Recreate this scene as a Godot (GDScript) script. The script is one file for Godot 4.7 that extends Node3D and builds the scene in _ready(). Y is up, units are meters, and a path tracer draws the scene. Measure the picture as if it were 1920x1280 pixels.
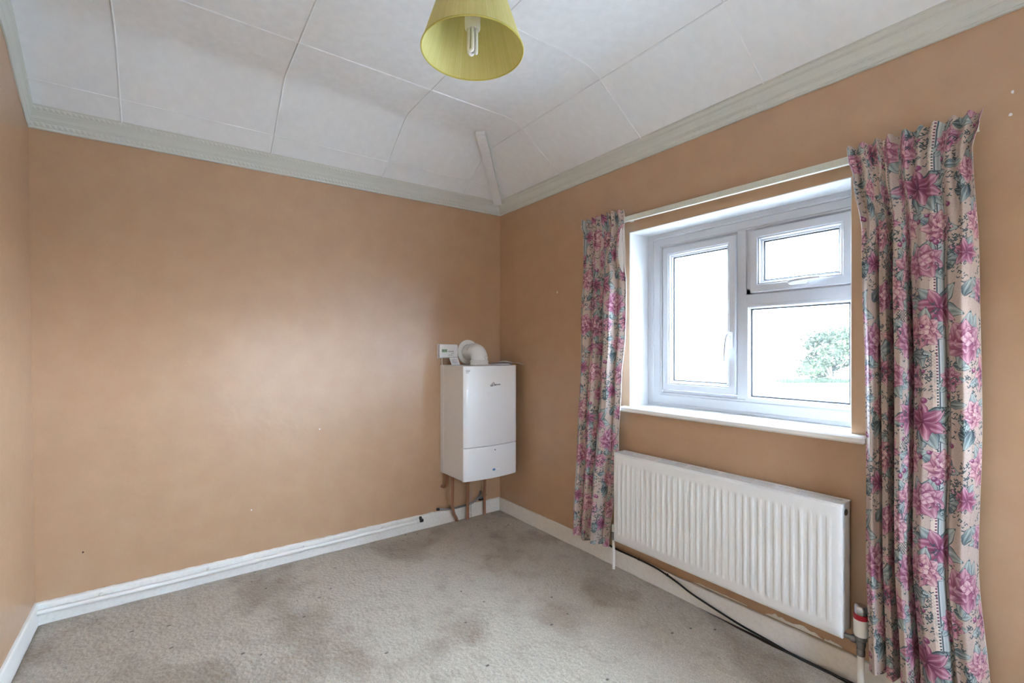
extends Node3D

# Corner of the room: back wall is z = 0, right wall (with the window) is x = 0, floor y = 0.
const CAM := Vector3(-2.18145, 1.296, 3.12203)
const FLAT := -1
const XL := -2.6925      # left wall
const ZF := 4.40         # front wall, behind the camera
const W2A := 3.08        # second window, in the same wall, beyond the right edge of the view
const W2B := 3.92
const W2C := 0.90
const W2D := 1.85
const W3A := -1.25       # third window, in the wall behind the camera
const W3B := -0.70
const W3C := 0.90
const W3D := 1.55
const HC := 2.73         # flat part of the ceiling
var M := {}
var taken := {}
var rng := RandomNumberGenerator.new()


func _ready():
	setup_view()
	rng.seed = 7
	make_materials()
	build_floor()
	build_walls()
	build_ceiling()
	build_trims()
	build_window()
	build_second_window()
	build_third_window()
	build_outside()
	build_radiator()
	build_curtains()
	build_boiler()
	build_pipes()
	build_lamp()
	build_small_things()


func setup_view():
	var cam := Camera3D.new()
	cam.name = "camera"
	add_child(cam)
	cam.position = CAM
	cam.rotation_degrees = Vector3(0, -36.407, 0)
	var near := 0.05
	cam.set_frustum(2.0 * near * 640.0 / 875.26, Vector2(0, near * 14.17 / 875.26), near, 200.0)
	cam.current = true
	var env := Environment.new()
	env.background_mode = Environment.BG_SKY
	var sky := Sky.new()
	var sm := ProceduralSkyMaterial.new()
	sm.sky_top_color = Color(0.785, 0.888, 1.0)
	sm.sky_horizon_color = Color(0.815, 0.902, 0.995)
	sm.sky_curve = 0.2
	sm.ground_bottom_color = Color(0.75, 0.74, 0.72)
	sm.ground_horizon_color = Color(0.93, 0.93, 0.92)
	sm.sun_angle_max = 1.0
	sky.sky_material = sm
	env.sky = sky
	env.background_energy_multiplier = 25.0
	env.ambient_light_source = Environment.AMBIENT_SOURCE_SKY
	env.tonemap_mode = Environment.TONE_MAPPER_LINEAR
	env.tonemap_exposure = 3.25
	env.sdfgi_enabled = true
	env.ssao_enabled = true
	env.ssil_enabled = true
	var we := WorldEnvironment.new()
	we.name = "world_environment"
	we.environment = env
	add_child(we)


# ------------------------------------------------------------------ helpers
class MB:
	var st := SurfaceTool.new()
	var group := 1
	var uvs := false
	func _init(with_uvs := false):
		uvs = with_uvs
		st.begin(Mesh.PRIMITIVE_TRIANGLES)
	func vert(p: Vector3, uv := Vector2.ZERO):
		if uvs:
			st.set_uv(uv)
		st.add_vertex(p)
	# clockwise seen from the front
	func tri(a, b, c, ua := Vector2.ZERO, ub := Vector2.ZERO, uc := Vector2.ZERO):
		vert(a, ua); vert(b, ub); vert(c, uc)
	func quad(a, b, c, d, ua := Vector2.ZERO, ub := Vector2.ZERO, uc := Vector2.ZERO, ud := Vector2.ZERO):
		tri(a, b, c, ua, ub, uc)
		tri(a, c, d, ua, uc, ud)
	func flat():
		st.set_smooth_group(-1)
	func smooth():
		group += 1
		st.set_smooth_group(group)
	func tri_out(a: Vector3, b: Vector3, c: Vector3, o: Vector3):
		var n := (a - c).cross(a - b)
		if n.dot((a + b + c) / 3.0 - o) < 0:
			tri(a, c, b)
		else:
			tri(a, b, c)
	func quad_out(a, b, c, d, o):
		tri_out(a, b, c, o)
		tri_out(a, c, d, o)
	func box(lo: Vector3, hi: Vector3, bev := 0.0, xf := Transform3D.IDENTITY):
		flat()
		var o: Vector3 = xf * ((lo + hi) * 0.5)
		var ce := (lo + hi) * 0.5
		var h := (hi - lo) * 0.5
		var b: float = min(bev, min(h.x, min(h.y, h.z)) * 0.9)
		var P := func(sx, sy, sz, k):
			var v := Vector3(sx * h.x, sy * h.y, sz * h.z)
			if k != 0: v.x -= sx * b
			if k != 1: v.y -= sy * b
			if k != 2: v.z -= sz * b
			return xf * (ce + v)
		for s in [-1, 1]:
			quad_out(P.call(s, -1, -1, 0), P.call(s, 1, -1, 0), P.call(s, 1, 1, 0), P.call(s, -1, 1, 0), o)
			quad_out(P.call(-1, s, -1, 1), P.call(1, s, -1, 1), P.call(1, s, 1, 1), P.call(-1, s, 1, 1), o)
			quad_out(P.call(-1, -1, s, 2), P.call(1, -1, s, 2), P.call(1, 1, s, 2), P.call(-1, 1, s, 2), o)
		if b > 0.0:
			for s in [-1, 1]:
				for t in [-1, 1]:
					quad_out(P.call(s, t, -1, 0), P.call(s, t, 1, 0), P.call(s, t, 1, 1), P.call(s, t, -1, 1), o)
					quad_out(P.call(s, -1, t, 0), P.call(s, 1, t, 0), P.call(s, 1, t, 2), P.call(s, -1, t, 2), o)
					quad_out(P.call(-1, s, t, 1), P.call(1, s, t, 1), P.call(1, s, t, 2), P.call(-1, s, t, 2), o)
					for u in [-1, 1]:
						tri_out(P.call(s, t, u, 0), P.call(s, t, u, 1), P.call(s, t, u, 2), o)
	# profile of (radius, height) revolved round the y axis of xf
	func lathe(prof: Array, sides := 24, xf := Transform3D.IDENTITY, crease := 35.0):
		smooth()
		for i in prof.size() - 1:
			var a: Vector2 = prof[i]
			var b: Vector2 = prof[i + 1]
			if i > 0:
				var d0: Vector2 = (a - prof[i - 1]).normalized()
				var d1: Vector2 = (b - a).normalized()
				if rad_to_deg(abs(d0.angle_to(d1))) > crease:
					smooth()
			for k in sides:
				var t0 := TAU * k / sides
				var t1 := TAU * (k + 1) / sides
				var p0: Vector3 = xf * Vector3(a.x * cos(t0), a.y, a.x * sin(t0))
				var p1: Vector3 = xf * Vector3(a.x * cos(t1), a.y, a.x * sin(t1))
				var q0: Vector3 = xf * Vector3(b.x * cos(t0), b.y, b.x * sin(t0))
				var q1: Vector3 = xf * Vector3(b.x * cos(t1), b.y, b.x * sin(t1))
				if b.x > 1e-6: tri(p0, q0, q1)
				if a.x > 1e-6: tri(p0, q1, p1)
	func tube(path: Array, r, sides := 12, caps := true):
		smooth()
		var n := path.size()
		var rings := []
		var t_old := Vector3.ZERO
		var u := Vector3.ZERO
		for i in n:
			var t: Vector3 = ((path[min(i + 1, n - 1)] - path[max(i - 1, 0)]) as Vector3).normalized()
			if i == 0:
				u = t.cross(Vector3.UP)
				if u.length() < 0.1: u = t.cross(Vector3.RIGHT)
				u = u.normalized()
			else:
				u = (u - t * u.dot(t)).normalized()
			var w := t.cross(u)
			var rr: float = r[i] if r is Array else r
			var ring := []
			for k in sides:
				var a := TAU * k / sides
				ring.append(path[i] + (u * cos(a) + w * sin(a)) * rr)
			rings.append(ring)
			t_old = t
		for i in n - 1:
			for k in sides:
				var j := (k + 1) % sides
				quad(rings[i][k], rings[i + 1][k], rings[i + 1][j], rings[i][j])
		if caps:
			flat()
			for k in sides:
				var j := (k + 1) % sides
				tri(path[0], rings[0][k], rings[0][j])
				tri(path[n - 1], rings[n - 1][j], rings[n - 1][k])
	# f(i, j) -> Vector3, u to the right and v down seen from the front
	func grid(nu: int, nv: int, f: Callable, g = null, flip := false):
		smooth()
		var P := []
		var U := []
		for j in nv + 1:
			var row := []
			var ru := []
			for i in nu + 1:
				row.append(f.call(i, j))
				ru.append(g.call(i, j) if g != null else Vector2.ZERO)
			P.append(row); U.append(ru)
		for j in nv:
			for i in nu:
				if flip:
					quad(P[j][i], P[j + 1][i], P[j + 1][i + 1], P[j][i + 1], U[j][i], U[j + 1][i], U[j + 1][i + 1], U[j][i + 1])
				else:
					quad(P[j][i], P[j][i + 1], P[j + 1][i + 1], P[j + 1][i], U[j][i], U[j][i + 1], U[j + 1][i + 1], U[j + 1][i])
	# a closed outline of Vector2 (clockwise or not) given thickness; map(p: Vector2, d) -> Vector3
	func slab(outline: PackedVector2Array, map: Callable, d0: float, d1: float):
		flat()
		var idx := Geometry2D.triangulate_polygon(outline)
		var mid := Vector2.ZERO
		for p in outline: mid += p / outline.size()
		var o: Vector3 = map.call(mid, (d0 + d1) * 0.5)
		for k in range(0, idx.size(), 3):
			for d in [d0, d1]:
				tri_out(map.call(outline[idx[k]], d), map.call(outline[idx[k + 1]], d), map.call(outline[idx[k + 2]], d), o)
		for k in outline.size():
			var a := outline[k]
			var b := outline[(k + 1) % outline.size()]
			quad_out(map.call(a, d0), map.call(b, d0), map.call(b, d1), map.call(a, d1), o)
	func mesh() -> ArrayMesh:
		st.generate_normals()
		st.index()
		return st.commit()


func free_name(parent: Node, called: String) -> String:
	var key := str(parent.get_instance_id()) + called
	var n: int = taken.get(key, 0)
	taken[key] = n + 1
	return called if n == 0 else "%s_%03d" % [called, n]


func obj(called: String, mb, mat, parent: Node = self) -> MeshInstance3D:
	var o := MeshInstance3D.new()
	o.name = free_name(parent, called)
	o.mesh = mb.mesh() if mb is MB else mb
	o.material_override = mat
	parent.add_child(o, true)
	return o


func thing(called: String, label: String, category: String, at := Vector3.ZERO, group := "") -> Node3D:
	var o := Node3D.new()
	o.name = free_name(self, called)
	add_child(o, true)
	o.position = at
	return tag(o, label, category, group)


func tag(o, label: String, category: String, group := "", kind := ""):
	o.set_meta("label", label)
	o.set_meta("category", category)
	if group: o.set_meta("group", group)
	if kind: o.set_meta("kind", kind)
	return o


func struct(called: String, label: String, category: String) -> Node3D:
	var o := thing(called, label, category)
	o.set_meta("kind", "structure")
	return o


func spline(pts: Array, n := 8) -> Array:
	var out := []
	for i in pts.size() - 1:
		var p0 = pts[max(i - 1, 0)]
		var p1 = pts[i]
		var p2 = pts[i + 1]
		var p3 = pts[min(i + 2, pts.size() - 1)]
		for k in n:
			var t := float(k) / n
			out.append(0.5 * ((2.0 * p1) + (p2 - p0) * t + (2.0 * p0 - 5.0 * p1 + 4.0 * p2 - p3) * t * t + (3.0 * p1 - p0 - 3.0 * p2 + p3) * t * t * t))
	out.append(pts[-1])
	return out


# value at x along points of (x, value), eased
func ease_at(pts: Array, x: float) -> float:
	if x <= pts[0].x: return pts[0].y
	for i in pts.size() - 1:
		if x <= pts[i + 1].x:
			var t: float = (x - pts[i].x) / (pts[i + 1].x - pts[i].x)
			return lerp(float(pts[i].y), float(pts[i + 1].y), t * t * (3.0 - 2.0 * t))
	return pts[-1].y


func line_at(pts: Array, x: float) -> float:
	if x <= pts[0].x: return pts[0].y
	for i in pts.size() - 1:
		if x <= pts[i + 1].x:
			return lerp(float(pts[i].y), float(pts[i + 1].y), (x - pts[i].x) / (pts[i + 1].x - pts[i].x))
	return pts[-1].y


# ------------------------------------------------------------------ materials
func std(c: Color, rough := 0.5, metal := 0.0) -> StandardMaterial3D:
	var m := StandardMaterial3D.new()
	m.albedo_color = c
	m.roughness = rough
	m.metallic = metal
	m.cull_mode = BaseMaterial3D.CULL_DISABLED
	return m


func c8(r, g, b) -> Color:
	return Color(r / 255.0, g / 255.0, b / 255.0)


func noise(freq: float, octaves: int, sd: int) -> FastNoiseLite:
	var n := FastNoiseLite.new()
	n.noise_type = FastNoiseLite.TYPE_SIMPLEX_SMOOTH
	n.frequency = freq
	n.fractal_octaves = octaves
	n.seed = sd
	return n


# a seamless picture of noise coloured from c0 to c1
func noise_tex(size: int, freq: float, octaves: int, sd: int, c0: Color, c1: Color, lo := 0.0, hi := 1.0) -> ImageTexture:
	var g := noise(freq, octaves, sd).get_seamless_image(size, size)
	var src := g.get_data()
	var step := src.size() / (size * size)
	var out := PackedByteArray()
	out.resize(size * size * 3)
	var lut := []
	for k in 256:
		var t: float = clamp((k / 255.0 - lo) / (hi - lo), 0.0, 1.0)
		var c := c0.lerp(c1, t)
		lut.append([int(c.r * 255), int(c.g * 255), int(c.b * 255)])
	for i in size * size:
		var l = lut[src[i * step]]
		out[i * 3] = l[0]; out[i * 3 + 1] = l[1]; out[i * 3 + 2] = l[2]
	var im := Image.create_from_data(size, size, false, Image.FORMAT_RGB8, out)
	im.generate_mipmaps()
	return ImageTexture.create_from_image(im)


func bump_tex(size: int, freq: float, octaves: int, sd: int, strength: float) -> ImageTexture:
	var g := noise(freq, octaves, sd).get_seamless_image(size, size)
	g.convert(Image.FORMAT_RGBA8)
	g.bump_map_to_normal_map(strength)
	return ImageTexture.create_from_image(g)


func world_tri(m: StandardMaterial3D, scale: float):
	m.uv1_triplanar = true
	m.uv1_world_triplanar = true
	m.uv1_scale = Vector3.ONE * scale
	return m


func make_materials():
	var wall := std(Color.WHITE, 0.38)
	wall.metallic_specular = 0.8
	wall.albedo_texture = noise_tex(512, 0.012, 4, 3, c8(187, 150, 115), c8(191, 155, 120), 0.2, 0.8)
	wall.normal_enabled = true
	wall.normal_texture = bump_tex(512, 0.035, 4, 5, 2.0)
	wall.normal_scale = 0.12
	M.wall = world_tri(wall, 0.8)
	var ceil := std(Color.WHITE, 0.75)
	ceil.albedo_texture = noise_tex(512, 0.02, 4, 11, c8(232, 236, 239), c8(237, 241, 244), 0.2, 0.8)
	ceil.normal_enabled = true
	ceil.normal_texture = bump_tex(512, 0.06, 4, 12, 2.0)
	ceil.normal_scale = 0.04
	M.ceiling = world_tri(ceil, 1.5)
	M.plaster_white = std(c8(232, 233, 230), 0.6)
	M.cornice = std(c8(208, 210, 203), 0.6)
	M.gloss_white = std(c8(236, 234, 228), 0.35)
	M.reveal = std(c8(226, 227, 228), 0.55)
	var bb := std(Color.WHITE, 0.42)
	bb.albedo_texture = noise_tex(512, 0.03, 5, 21, c8(231, 228, 221), c8(237, 234, 227), 0.15, 0.5)
	M.baseboard = world_tri(bb, 2.2)
	M.upvc = std(c8(200, 201, 205), 0.3)
	M.upvc_shade = std(c8(70, 74, 78), 0.6)
	var carpet := std(Color.WHITE, 0.95)
	carpet.albedo_texture = carpet_tex()
	carpet.uv1_scale = Vector3.ONE
	carpet.normal_enabled = true
	carpet.normal_texture = bump_tex(1024, 0.16, 2, 33, 5.0)
	carpet.normal_scale = 0.25
	carpet.detail_enabled = true
	var det := noise_tex(512, 0.22, 2, 34, c8(218, 218, 218), c8(255, 255, 255), 0.15, 0.85)
	carpet.detail_albedo = det
	carpet.detail_blend_mode = BaseMaterial3D.BLEND_MODE_MUL
	carpet.detail_uv_layer = BaseMaterial3D.DETAIL_UV_2
	carpet.rim_enabled = true
	carpet.rim = 0.3
	M.carpet = carpet
	M.subfloor = std(c8(58, 40, 30), 0.9)
	var gl := std(Color(0.96, 0.98, 0.98, 0.05), 0.02)
	gl.transparency = BaseMaterial3D.TRANSPARENCY_ALPHA
	M.glass = gl
	M.rad = std(c8(236, 237, 236), 0.32)
	M.rad_dark = std(c8(70, 66, 60), 0.8)
	M.boiler = std(c8(238, 238, 238), 0.22)
	M.boiler_side = std(c8(226, 225, 224), 0.35)
	M.flue = std(c8(238, 238, 236), 0.35)
	M.dark = std(c8(35, 33, 34), 0.6)
	M.black = std(c8(20, 20, 22), 0.5)
	M.grey_text = std(c8(105, 105, 108), 0.5)
	M.logo = std(c8(75, 74, 76), 0.4)
	M.blue = std(c8(70, 125, 185), 0.3)
	M.lcd = std(c8(150, 178, 150), 0.25)
	M.navy = std(c8(38, 40, 82), 0.35)
	M.paper = std(c8(235, 235, 238), 0.7)
	M.painted_pipe = std(c8(156, 108, 80), 0.4)
	M.hose = std(c8(150, 152, 156), 0.35, 0.5)
	M.chrome = std(c8(205, 205, 208), 0.22, 1.0)
	M.brass = std(c8(140, 140, 138), 0.38, 0.85)
	M.red = std(c8(178, 24, 48), 0.35)
	M.rail = std(c8(226, 228, 216), 0.4)
	var shade := std(Color.WHITE, 0.85)
	shade.albedo_texture = fabric_tex(c8(212, 204, 128), c8(226, 219, 154))
	shade.backlight_enabled = true
	shade.backlight = Color(0.5, 0.5, 0.45)
	shade.uv1_scale = Vector3(1, 1, 1)
	M.shade = shade
	M.shade_rim = std(c8(196, 184, 92), 0.8)
	M.bulb = std(c8(238, 238, 232), 0.15)
	M.bulb_base = std(c8(236, 234, 226), 0.35)
	var cur := std(Color.WHITE, 0.85)
	cur.albedo_texture = curtain_tex()
	cur.backlight_enabled = true
	cur.backlight = Color(0.22, 0.22, 0.22)
	cur.rim_enabled = true
	cur.rim = 0.2
	M.curtain = cur
	var lin := std(c8(236, 236, 236), 0.9)
	lin.backlight_enabled = true
	lin.backlight = Color(0.4, 0.4, 0.4)
	M.lining = lin
	var ground := std(Color.WHITE, 0.95)
	ground.albedo_texture = noise_tex(512, 0.05, 5, 51, c8(132, 128, 122), c8(152, 148, 142), 0.25, 0.75)
	M.ground = world_tri(ground, 0.25)
	var leaf := std(c8(36, 45, 18), 0.9)
	leaf.vertex_color_use_as_albedo = true
	leaf.backlight_enabled = true
	leaf.backlight = Color(0.05, 0.06, 0.04)
	M.leaf = leaf
	M.stem = std(c8(110, 95, 80), 0.9)


func fabric_tex(a: Color, b: Color) -> ImageTexture:
	var w := 512
	var im := Image.create(w, 64, false, Image.FORMAT_RGB8)
	var r := RandomNumberGenerator.new()
	r.seed = 5
	for x in w:
		var t := r.randf()
		for y in 64:
			im.set_pixel(x, y, a.lerp(b, clamp(t + r.randf_range(-0.15, 0.15), 0, 1)))
	im.generate_mipmaps()
	return ImageTexture.create_from_image(im)


# worn beige-brown carpet, uv = metres / 4: soft stains of its own and dark specks
func carpet_tex() -> ImageTexture:
	var s := 1024
	var n1 := noise(0.006, 4, 61).get_seamless_image(s, s).get_data()
	var n2 := noise(0.03, 4, 62).get_seamless_image(s, s).get_data()
	var out := PackedByteArray()
	out.resize(s * s * 3)
	var r := RandomNumberGenerator.new()
	r.seed = 9
	var base := c8(190, 178, 160)
	var dirt := c8(156, 140, 121)
	for y in s:
		for x in s:
			var i := y * s + x
			var t: float = smoothstep(0.45, 0.8, n1[i] / 255.0) * 0.75 + smoothstep(0.55, 0.85, n2[i] / 255.0) * 0.3
			var v := base.lerp(dirt, min(t, 1.0))
			var k := r.randf_range(0.93, 1.07)
			out[i * 3] = int(clamp(v.r * 255 * k, 0, 255))
			out[i * 3 + 1] = int(clamp(v.g * 255 * k, 0, 255))
			out[i * 3 + 2] = int(clamp(v.b * 255 * k, 0, 255))
	for k in 150:
		var cx := r.randi_range(4, s - 5)
		var cy := r.randi_range(4, s - 5)
		var l := r.randi_range(1, 3)
		for dx in l + 1:
			for dy in 2:
				var i := ((cy + dy) * s + cx + dx) * 3
				for c in 3: out[i + c] = int(out[i + c] * 0.55)
	var im := Image.create_from_data(s, s, false, Image.FORMAT_RGB8, out)
	im.generate_mipmaps()
	return ImageTexture.create_from_image(im)


# ---- the printed curtain fabric: 0.6 m x 0.8 m repeat
var pw := 768
var ph := 1024
var pix := PackedByteArray()

func dab(x: int, y: int, c: Color, a := 1.0):
	x = posmod(x, pw)
	y = posmod(y, ph)
	var i := (y * pw + x) * 3
	pix[i] = int(lerp(float(pix[i]), c.r * 255.0, a))
	pix[i + 1] = int(lerp(float(pix[i + 1]), c.g * 255.0, a))
	pix[i + 2] = int(lerp(float(pix[i + 2]), c.b * 255.0, a))


func petal(cx: float, cy: float, ang: float, length: float, width: float, inner: Color, mid: Color, outer: Color, edge: Color, skew := 0.0):
	var d := Vector2(cos(ang), sin(ang))
	var n := Vector2(-d.y, d.x)
	var R := int(length + width) + 2
	var ph0 := rng.randf() * 6.0
	for y in range(int(cy) - R, int(cy) + R + 1):
		for x in range(int(cx) - R, int(cx) + R + 1):
			var p := Vector2(x - cx, y - cy)
			var t := p.dot(d) / length
			if t < 0.0 or t > 1.0: continue
			var s := p.dot(n) - skew * length * t * t
			var w := width * sin(PI * pow(t, 0.75)) * (1.0 + 0.06 * sin(t * 17.0 + ph0)) + 0.5
			if abs(s) > w: continue
			var q: float = abs(s) / w
			var c: Color
			if t < 0.45: c = inner.lerp(mid, t / 0.45)
			else: c = mid.lerp(outer, (t - 0.45) / 0.55)
			var v := sin(s / w * 7.0 + sin(t * 5.0 + ph0) * 1.2)
			if v > 0.55: c = c.lerp(inner, 0.45 * (1.0 - t * 0.6))
			elif v < -0.75: c = c.lerp(outer, 0.5)
			if q > 0.86 or (t > 0.93): c = c.lerp(edge, 0.75)
			dab(x, y, c)


func stroke(x0: float, y0: float, x1: float, y1: float, w: float, c: Color, a := 1.0):
	var n := int(max(abs(x1 - x0), abs(y1 - y0))) + 1
	var h := int(ceil(w * 0.5))
	for k in n + 1:
		var t := float(k) / n
		var x: float = lerp(x0, x1, t)
		var y: float = lerp(y0, y1, t)
		for dy in range(-h, h + 1):
			for dx in range(-h, h + 1):
				if dx * dx + dy * dy <= w * w * 0.25 + 0.2:
					dab(int(x) + dx, int(y) + dy, c, a)


func disc(cx: float, cy: float, r: float, c: Color, hi: Color):
	for y in range(int(cy - r), int(cy + r) + 1):
		for x in range(int(cx - r), int(cx + r) + 1):
			var p := Vector2(x - cx, y - cy)
			if p.length() <= r:
				dab(x, y, c.lerp(hi, clamp(1.0 - (p - Vector2(-r * 0.3, -r * 0.3)).length() / r * 1.3, 0, 1)))


func leaf_at(x: float, y: float, ang: float, length: float):
	var k := rng.randf()
	var dark := c8(54, 70, 78)
	var mid := c8(112, 130, 135).lerp(c8(138, 148, 144), k)
	var light := c8(184, 192, 187)
	petal(x, y, ang, length, length * 0.27, dark, mid, light, dark, rng.randf_range(-0.25, 0.25))
	stroke(x, y, x + cos(ang) * length * 0.8, y + sin(ang) * length * 0.8, 1.6, c8(222, 224, 216), 0.8)


func scribble(x: float, y: float, r: float):
	var dark := c8(58, 76, 82)
	for k in 9:
		var a := rng.randf() * TAU
		var px := x + cos(a) * r * rng.randf()
		var py := y + sin(a) * r * rng.randf()
		var b := (PI / 4) * (1 + 2 * rng.randi_range(0, 1)) + rng.randf_range(-0.3, 0.3)
		var l := rng.randf_range(5, 13)
		stroke(px, py, px + cos(b) * l, py + sin(b) * l, 3.4, dark, 0.9)
		if k % 2 == 0:
			stroke(px + cos(b) * l, py + sin(b) * l, px + cos(b) * l + cos(b + 1.6) * l * 0.8, py + sin(b) * l + sin(b + 1.6) * l * 0.8, 3.0, dark, 0.9)


func lattice(cx: float, cy: float, r: float):
	var dark := c8(60, 78, 84)
	for k in range(-3, 4):
		var o := k * r / 3.0
		var h := sqrt(max(r * r - o * o, 0.0))
		var d := Vector2(0.707, 0.707)
		var n := Vector2(-0.707, 0.707)
		var c := Vector2(cx, cy)
		var a := c + n * o - d * h
		var b := c + n * o + d * h
		stroke(a.x, a.y, b.x, b.y, 2.6, dark, 0.9)
		a = c + d * o - n * h
		b = c + d * o + n * h
		stroke(a.x, a.y, b.x, b.y, 2.6, dark, 0.9)


func flower(x: float, y: float, r: float, kind: int):
	var inner := c8(100, 38, 70)
	var mid := c8(164, 100, 124)
	var outer := c8(214, 178, 184)
	var edge := c8(124, 64, 92)
	if rng.randf() < 0.35:
		mid = c8(184, 126, 138); outer = c8(220, 190, 188)
	for k in 4:
		leaf_at(x, y, rng.randf() * TAU, r * rng.randf_range(1.15, 1.5))
	if kind == 0:      # full bloom of many petals
		var a0 := rng.randf() * TAU
		for k in 8:
			petal(x, y, a0 + TAU * k / 8.0 + rng.randf_range(-0.1, 0.1), r, r * 0.40, inner, mid, outer, edge, rng.randf_range(-0.15, 0.15))
		for k in 6:
			petal(x + r * 0.06, y - r * 0.08, a0 + 0.5 + TAU * k / 6.0, r * 0.62, r * 0.30, inner, mid, outer, edge, rng.randf_range(-0.2, 0.2))
		for k in 4:
			petal(x + r * 0.1, y - r * 0.12, a0 + TAU * k / 4.0, r * 0.34, r * 0.2, mid, outer, outer, inner)
	else:              # open lily
		var a0 := rng.randf() * TAU
		for k in 6:
			petal(x, y, a0 + TAU * k / 6.0 + rng.randf_range(-0.15, 0.15), r * rng.randf_range(0.85, 1.15), r * 0.27, inner, mid, outer, edge, rng.randf_range(-0.3, 0.3))
		disc(x, y, r * 0.09, inner, mid)


func curtain_tex() -> ImageTexture:
	rng.seed = 41
	pix.resize(pw * ph * 3)
	var n1 := noise(0.05, 3, 71).get_seamless_image(pw, ph).get_data()
	var c0 := c8(200, 181, 168)
	var c1 := c8(172, 154, 144)
	for i in pw * ph:
		var v := n1[i] / 255.0
		var t: float = smoothstep(0.0, 0.07, abs(v - 0.5))     # pale contour scrolls on the beige ground
		var c := c0.lerp(c1, 0.25 + 0.6 * (1.0 - t))
		pix[i * 3] = int(c.r * 255); pix[i * 3 + 1] = int(c.g * 255); pix[i * 3 + 2] = int(c.b * 255)
	# stripes with a dark edge and a ladder of dots
	stripes()
	_rest_of_pattern()
	var im := Image.create_from_data(pw, ph, false, Image.FORMAT_RGB8, pix)
	im.generate_mipmaps()
	return ImageTexture.create_from_image(im)


func stripes():
	for sx in [110, 494]:
		for y in ph:
			for dx in range(-15, 16):
				dab(sx + dx, y, c8(166, 174, 176).lerp(c8(196, 200, 198), 0.5 + 0.5 * sin(dx * 0.35)))
			for dx in range(-21, -15): dab(sx + dx, y, c8(72, 90, 98))
			for dx in range(16, 20): dab(sx + dx, y, c8(86, 102, 108))
			for dx in range(-44, -21): dab(sx + dx, y, c8(224, 208, 196), 0.8)
			if posmod(y, 13) < 6:
				for dx in range(-31, -23): dab(sx + dx, y, c8(112, 58, 84) if posmod(y, 1024) < 512 else c8(62, 78, 82))


func _rest_of_pattern():
	for k in 190:
		scribble(rng.randf() * pw, rng.randf() * ph, 40)
	for k in 9:
		lattice(rng.randf() * pw, rng.randf() * ph, 30)
	for k in 40:
		leaf_at(rng.randf() * pw, rng.randf() * ph, rng.randf() * TAU, rng.randf_range(50, 95))
	stripes()
	# blooms on a jittered grid so that the cloth is evenly covered
	var n := 0
	for gy in 6:
		for gx in 4:
			var x := (gx + 0.5 * (gy % 2) + rng.randf_range(-0.22, 0.22)) * pw / 4.0 + 40
			var y := (gy + rng.randf_range(-0.25, 0.25)) * ph / 6.0
			flower(x, y, rng.randf_range(58, 98), n % 3 % 2)
			n += 1
	for k in 110:
		var x := rng.randf() * pw
		var y := rng.randf() * ph
		if k % 3 == 0: disc(x, y, rng.randf_range(7, 13), c8(128, 60, 98), c8(216, 186, 196))
		else: scribble(x, y, 30)


# ------------------------------------------------------------------ room shell
func eave(x: float) -> float:      # the cornice sags slightly towards the left
	return 0.0145 * abs(x)


func ceil_h(x: float, z: float) -> float:
	var hb := 2.435 + 0.65 * z
	var hr := 2.435 + 0.65 * (-x)
	var low: float = min(hb, hr)
	var k := 0.035
	var h: float = clamp(0.5 + 0.5 * (HC - low) / k, 0.0, 1.0)
	var y: float = lerp(HC, low, h) - k * h * (1.0 - h)
	return y - eave(x) * clamp(1.0 - z / 1.2, 0.0, 1.0)


func build_floor():
	var f := struct("floor", "worn beige brown fitted carpet over dark floorboards", "floor")
	var mb := MB.new()
	mb.box(Vector3(XL - 0.2, -0.15, -0.2), Vector3(0.3, -0.012, ZF + 0.2))
	obj("subfloor", mb, M.subfloor, f)
	var cb := MB.new(true)
	var nz := noise(0.9, 3, 81)
	var nx := 150
	var nv := 180
	var edge := func(u: float, v: float) -> Vector3:
		var x0 := XL + 0.014
		var x1 := -0.012 - (0.030 * smoothstep(1.6, 2.2, v * ZF))
		var z0 := 0.014
		var x: float = lerp(x0, x1, u)
		var z: float = lerp(z0, ZF - 0.01, v)
		if v < 0.004: z += 0.006 + 0.008 * nz.get_noise_2d(x * 12, 3)
		if u > 0.996: x += 0.006 * nz.get_noise_2d(z * 10, 9)
		if u < 0.004: x += 0.006 * nz.get_noise_2d(z * 10, 29)
		var rim: float = min(min(u * 2.7, (1 - u) * 2.7), min(v, 1.0) * 3.6)
		var y := 0.0 + 0.003 * nz.get_noise_2d(x * 3, z * 3) - 0.012 * (1.0 - smoothstep(0.0, 0.02, rim))
		return Vector3(x, y, z)
	cb.grid(nx, nv, func(i, j): return edge.call(float(i) / nx, float(j) / nv), func(i, j): return Vector2(float(i) / nx * 0.68, float(j) / nv * 0.9))
	var am := cb.mesh()
	# the second uv set carries the fine pile
	var arr := am.surface_get_arrays(0)
	var uv2 := PackedVector2Array()
	for p in arr[Mesh.ARRAY_VERTEX]: uv2.append(Vector2(p.x, p.z) * 1.3)
	arr[Mesh.ARRAY_TEX_UV2] = uv2
	var m2 := ArrayMesh.new()
	m2.add_surface_from_arrays(Mesh.PRIMITIVE_TRIANGLES, arr)
	obj("carpet", m2, M.carpet, f)


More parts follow.
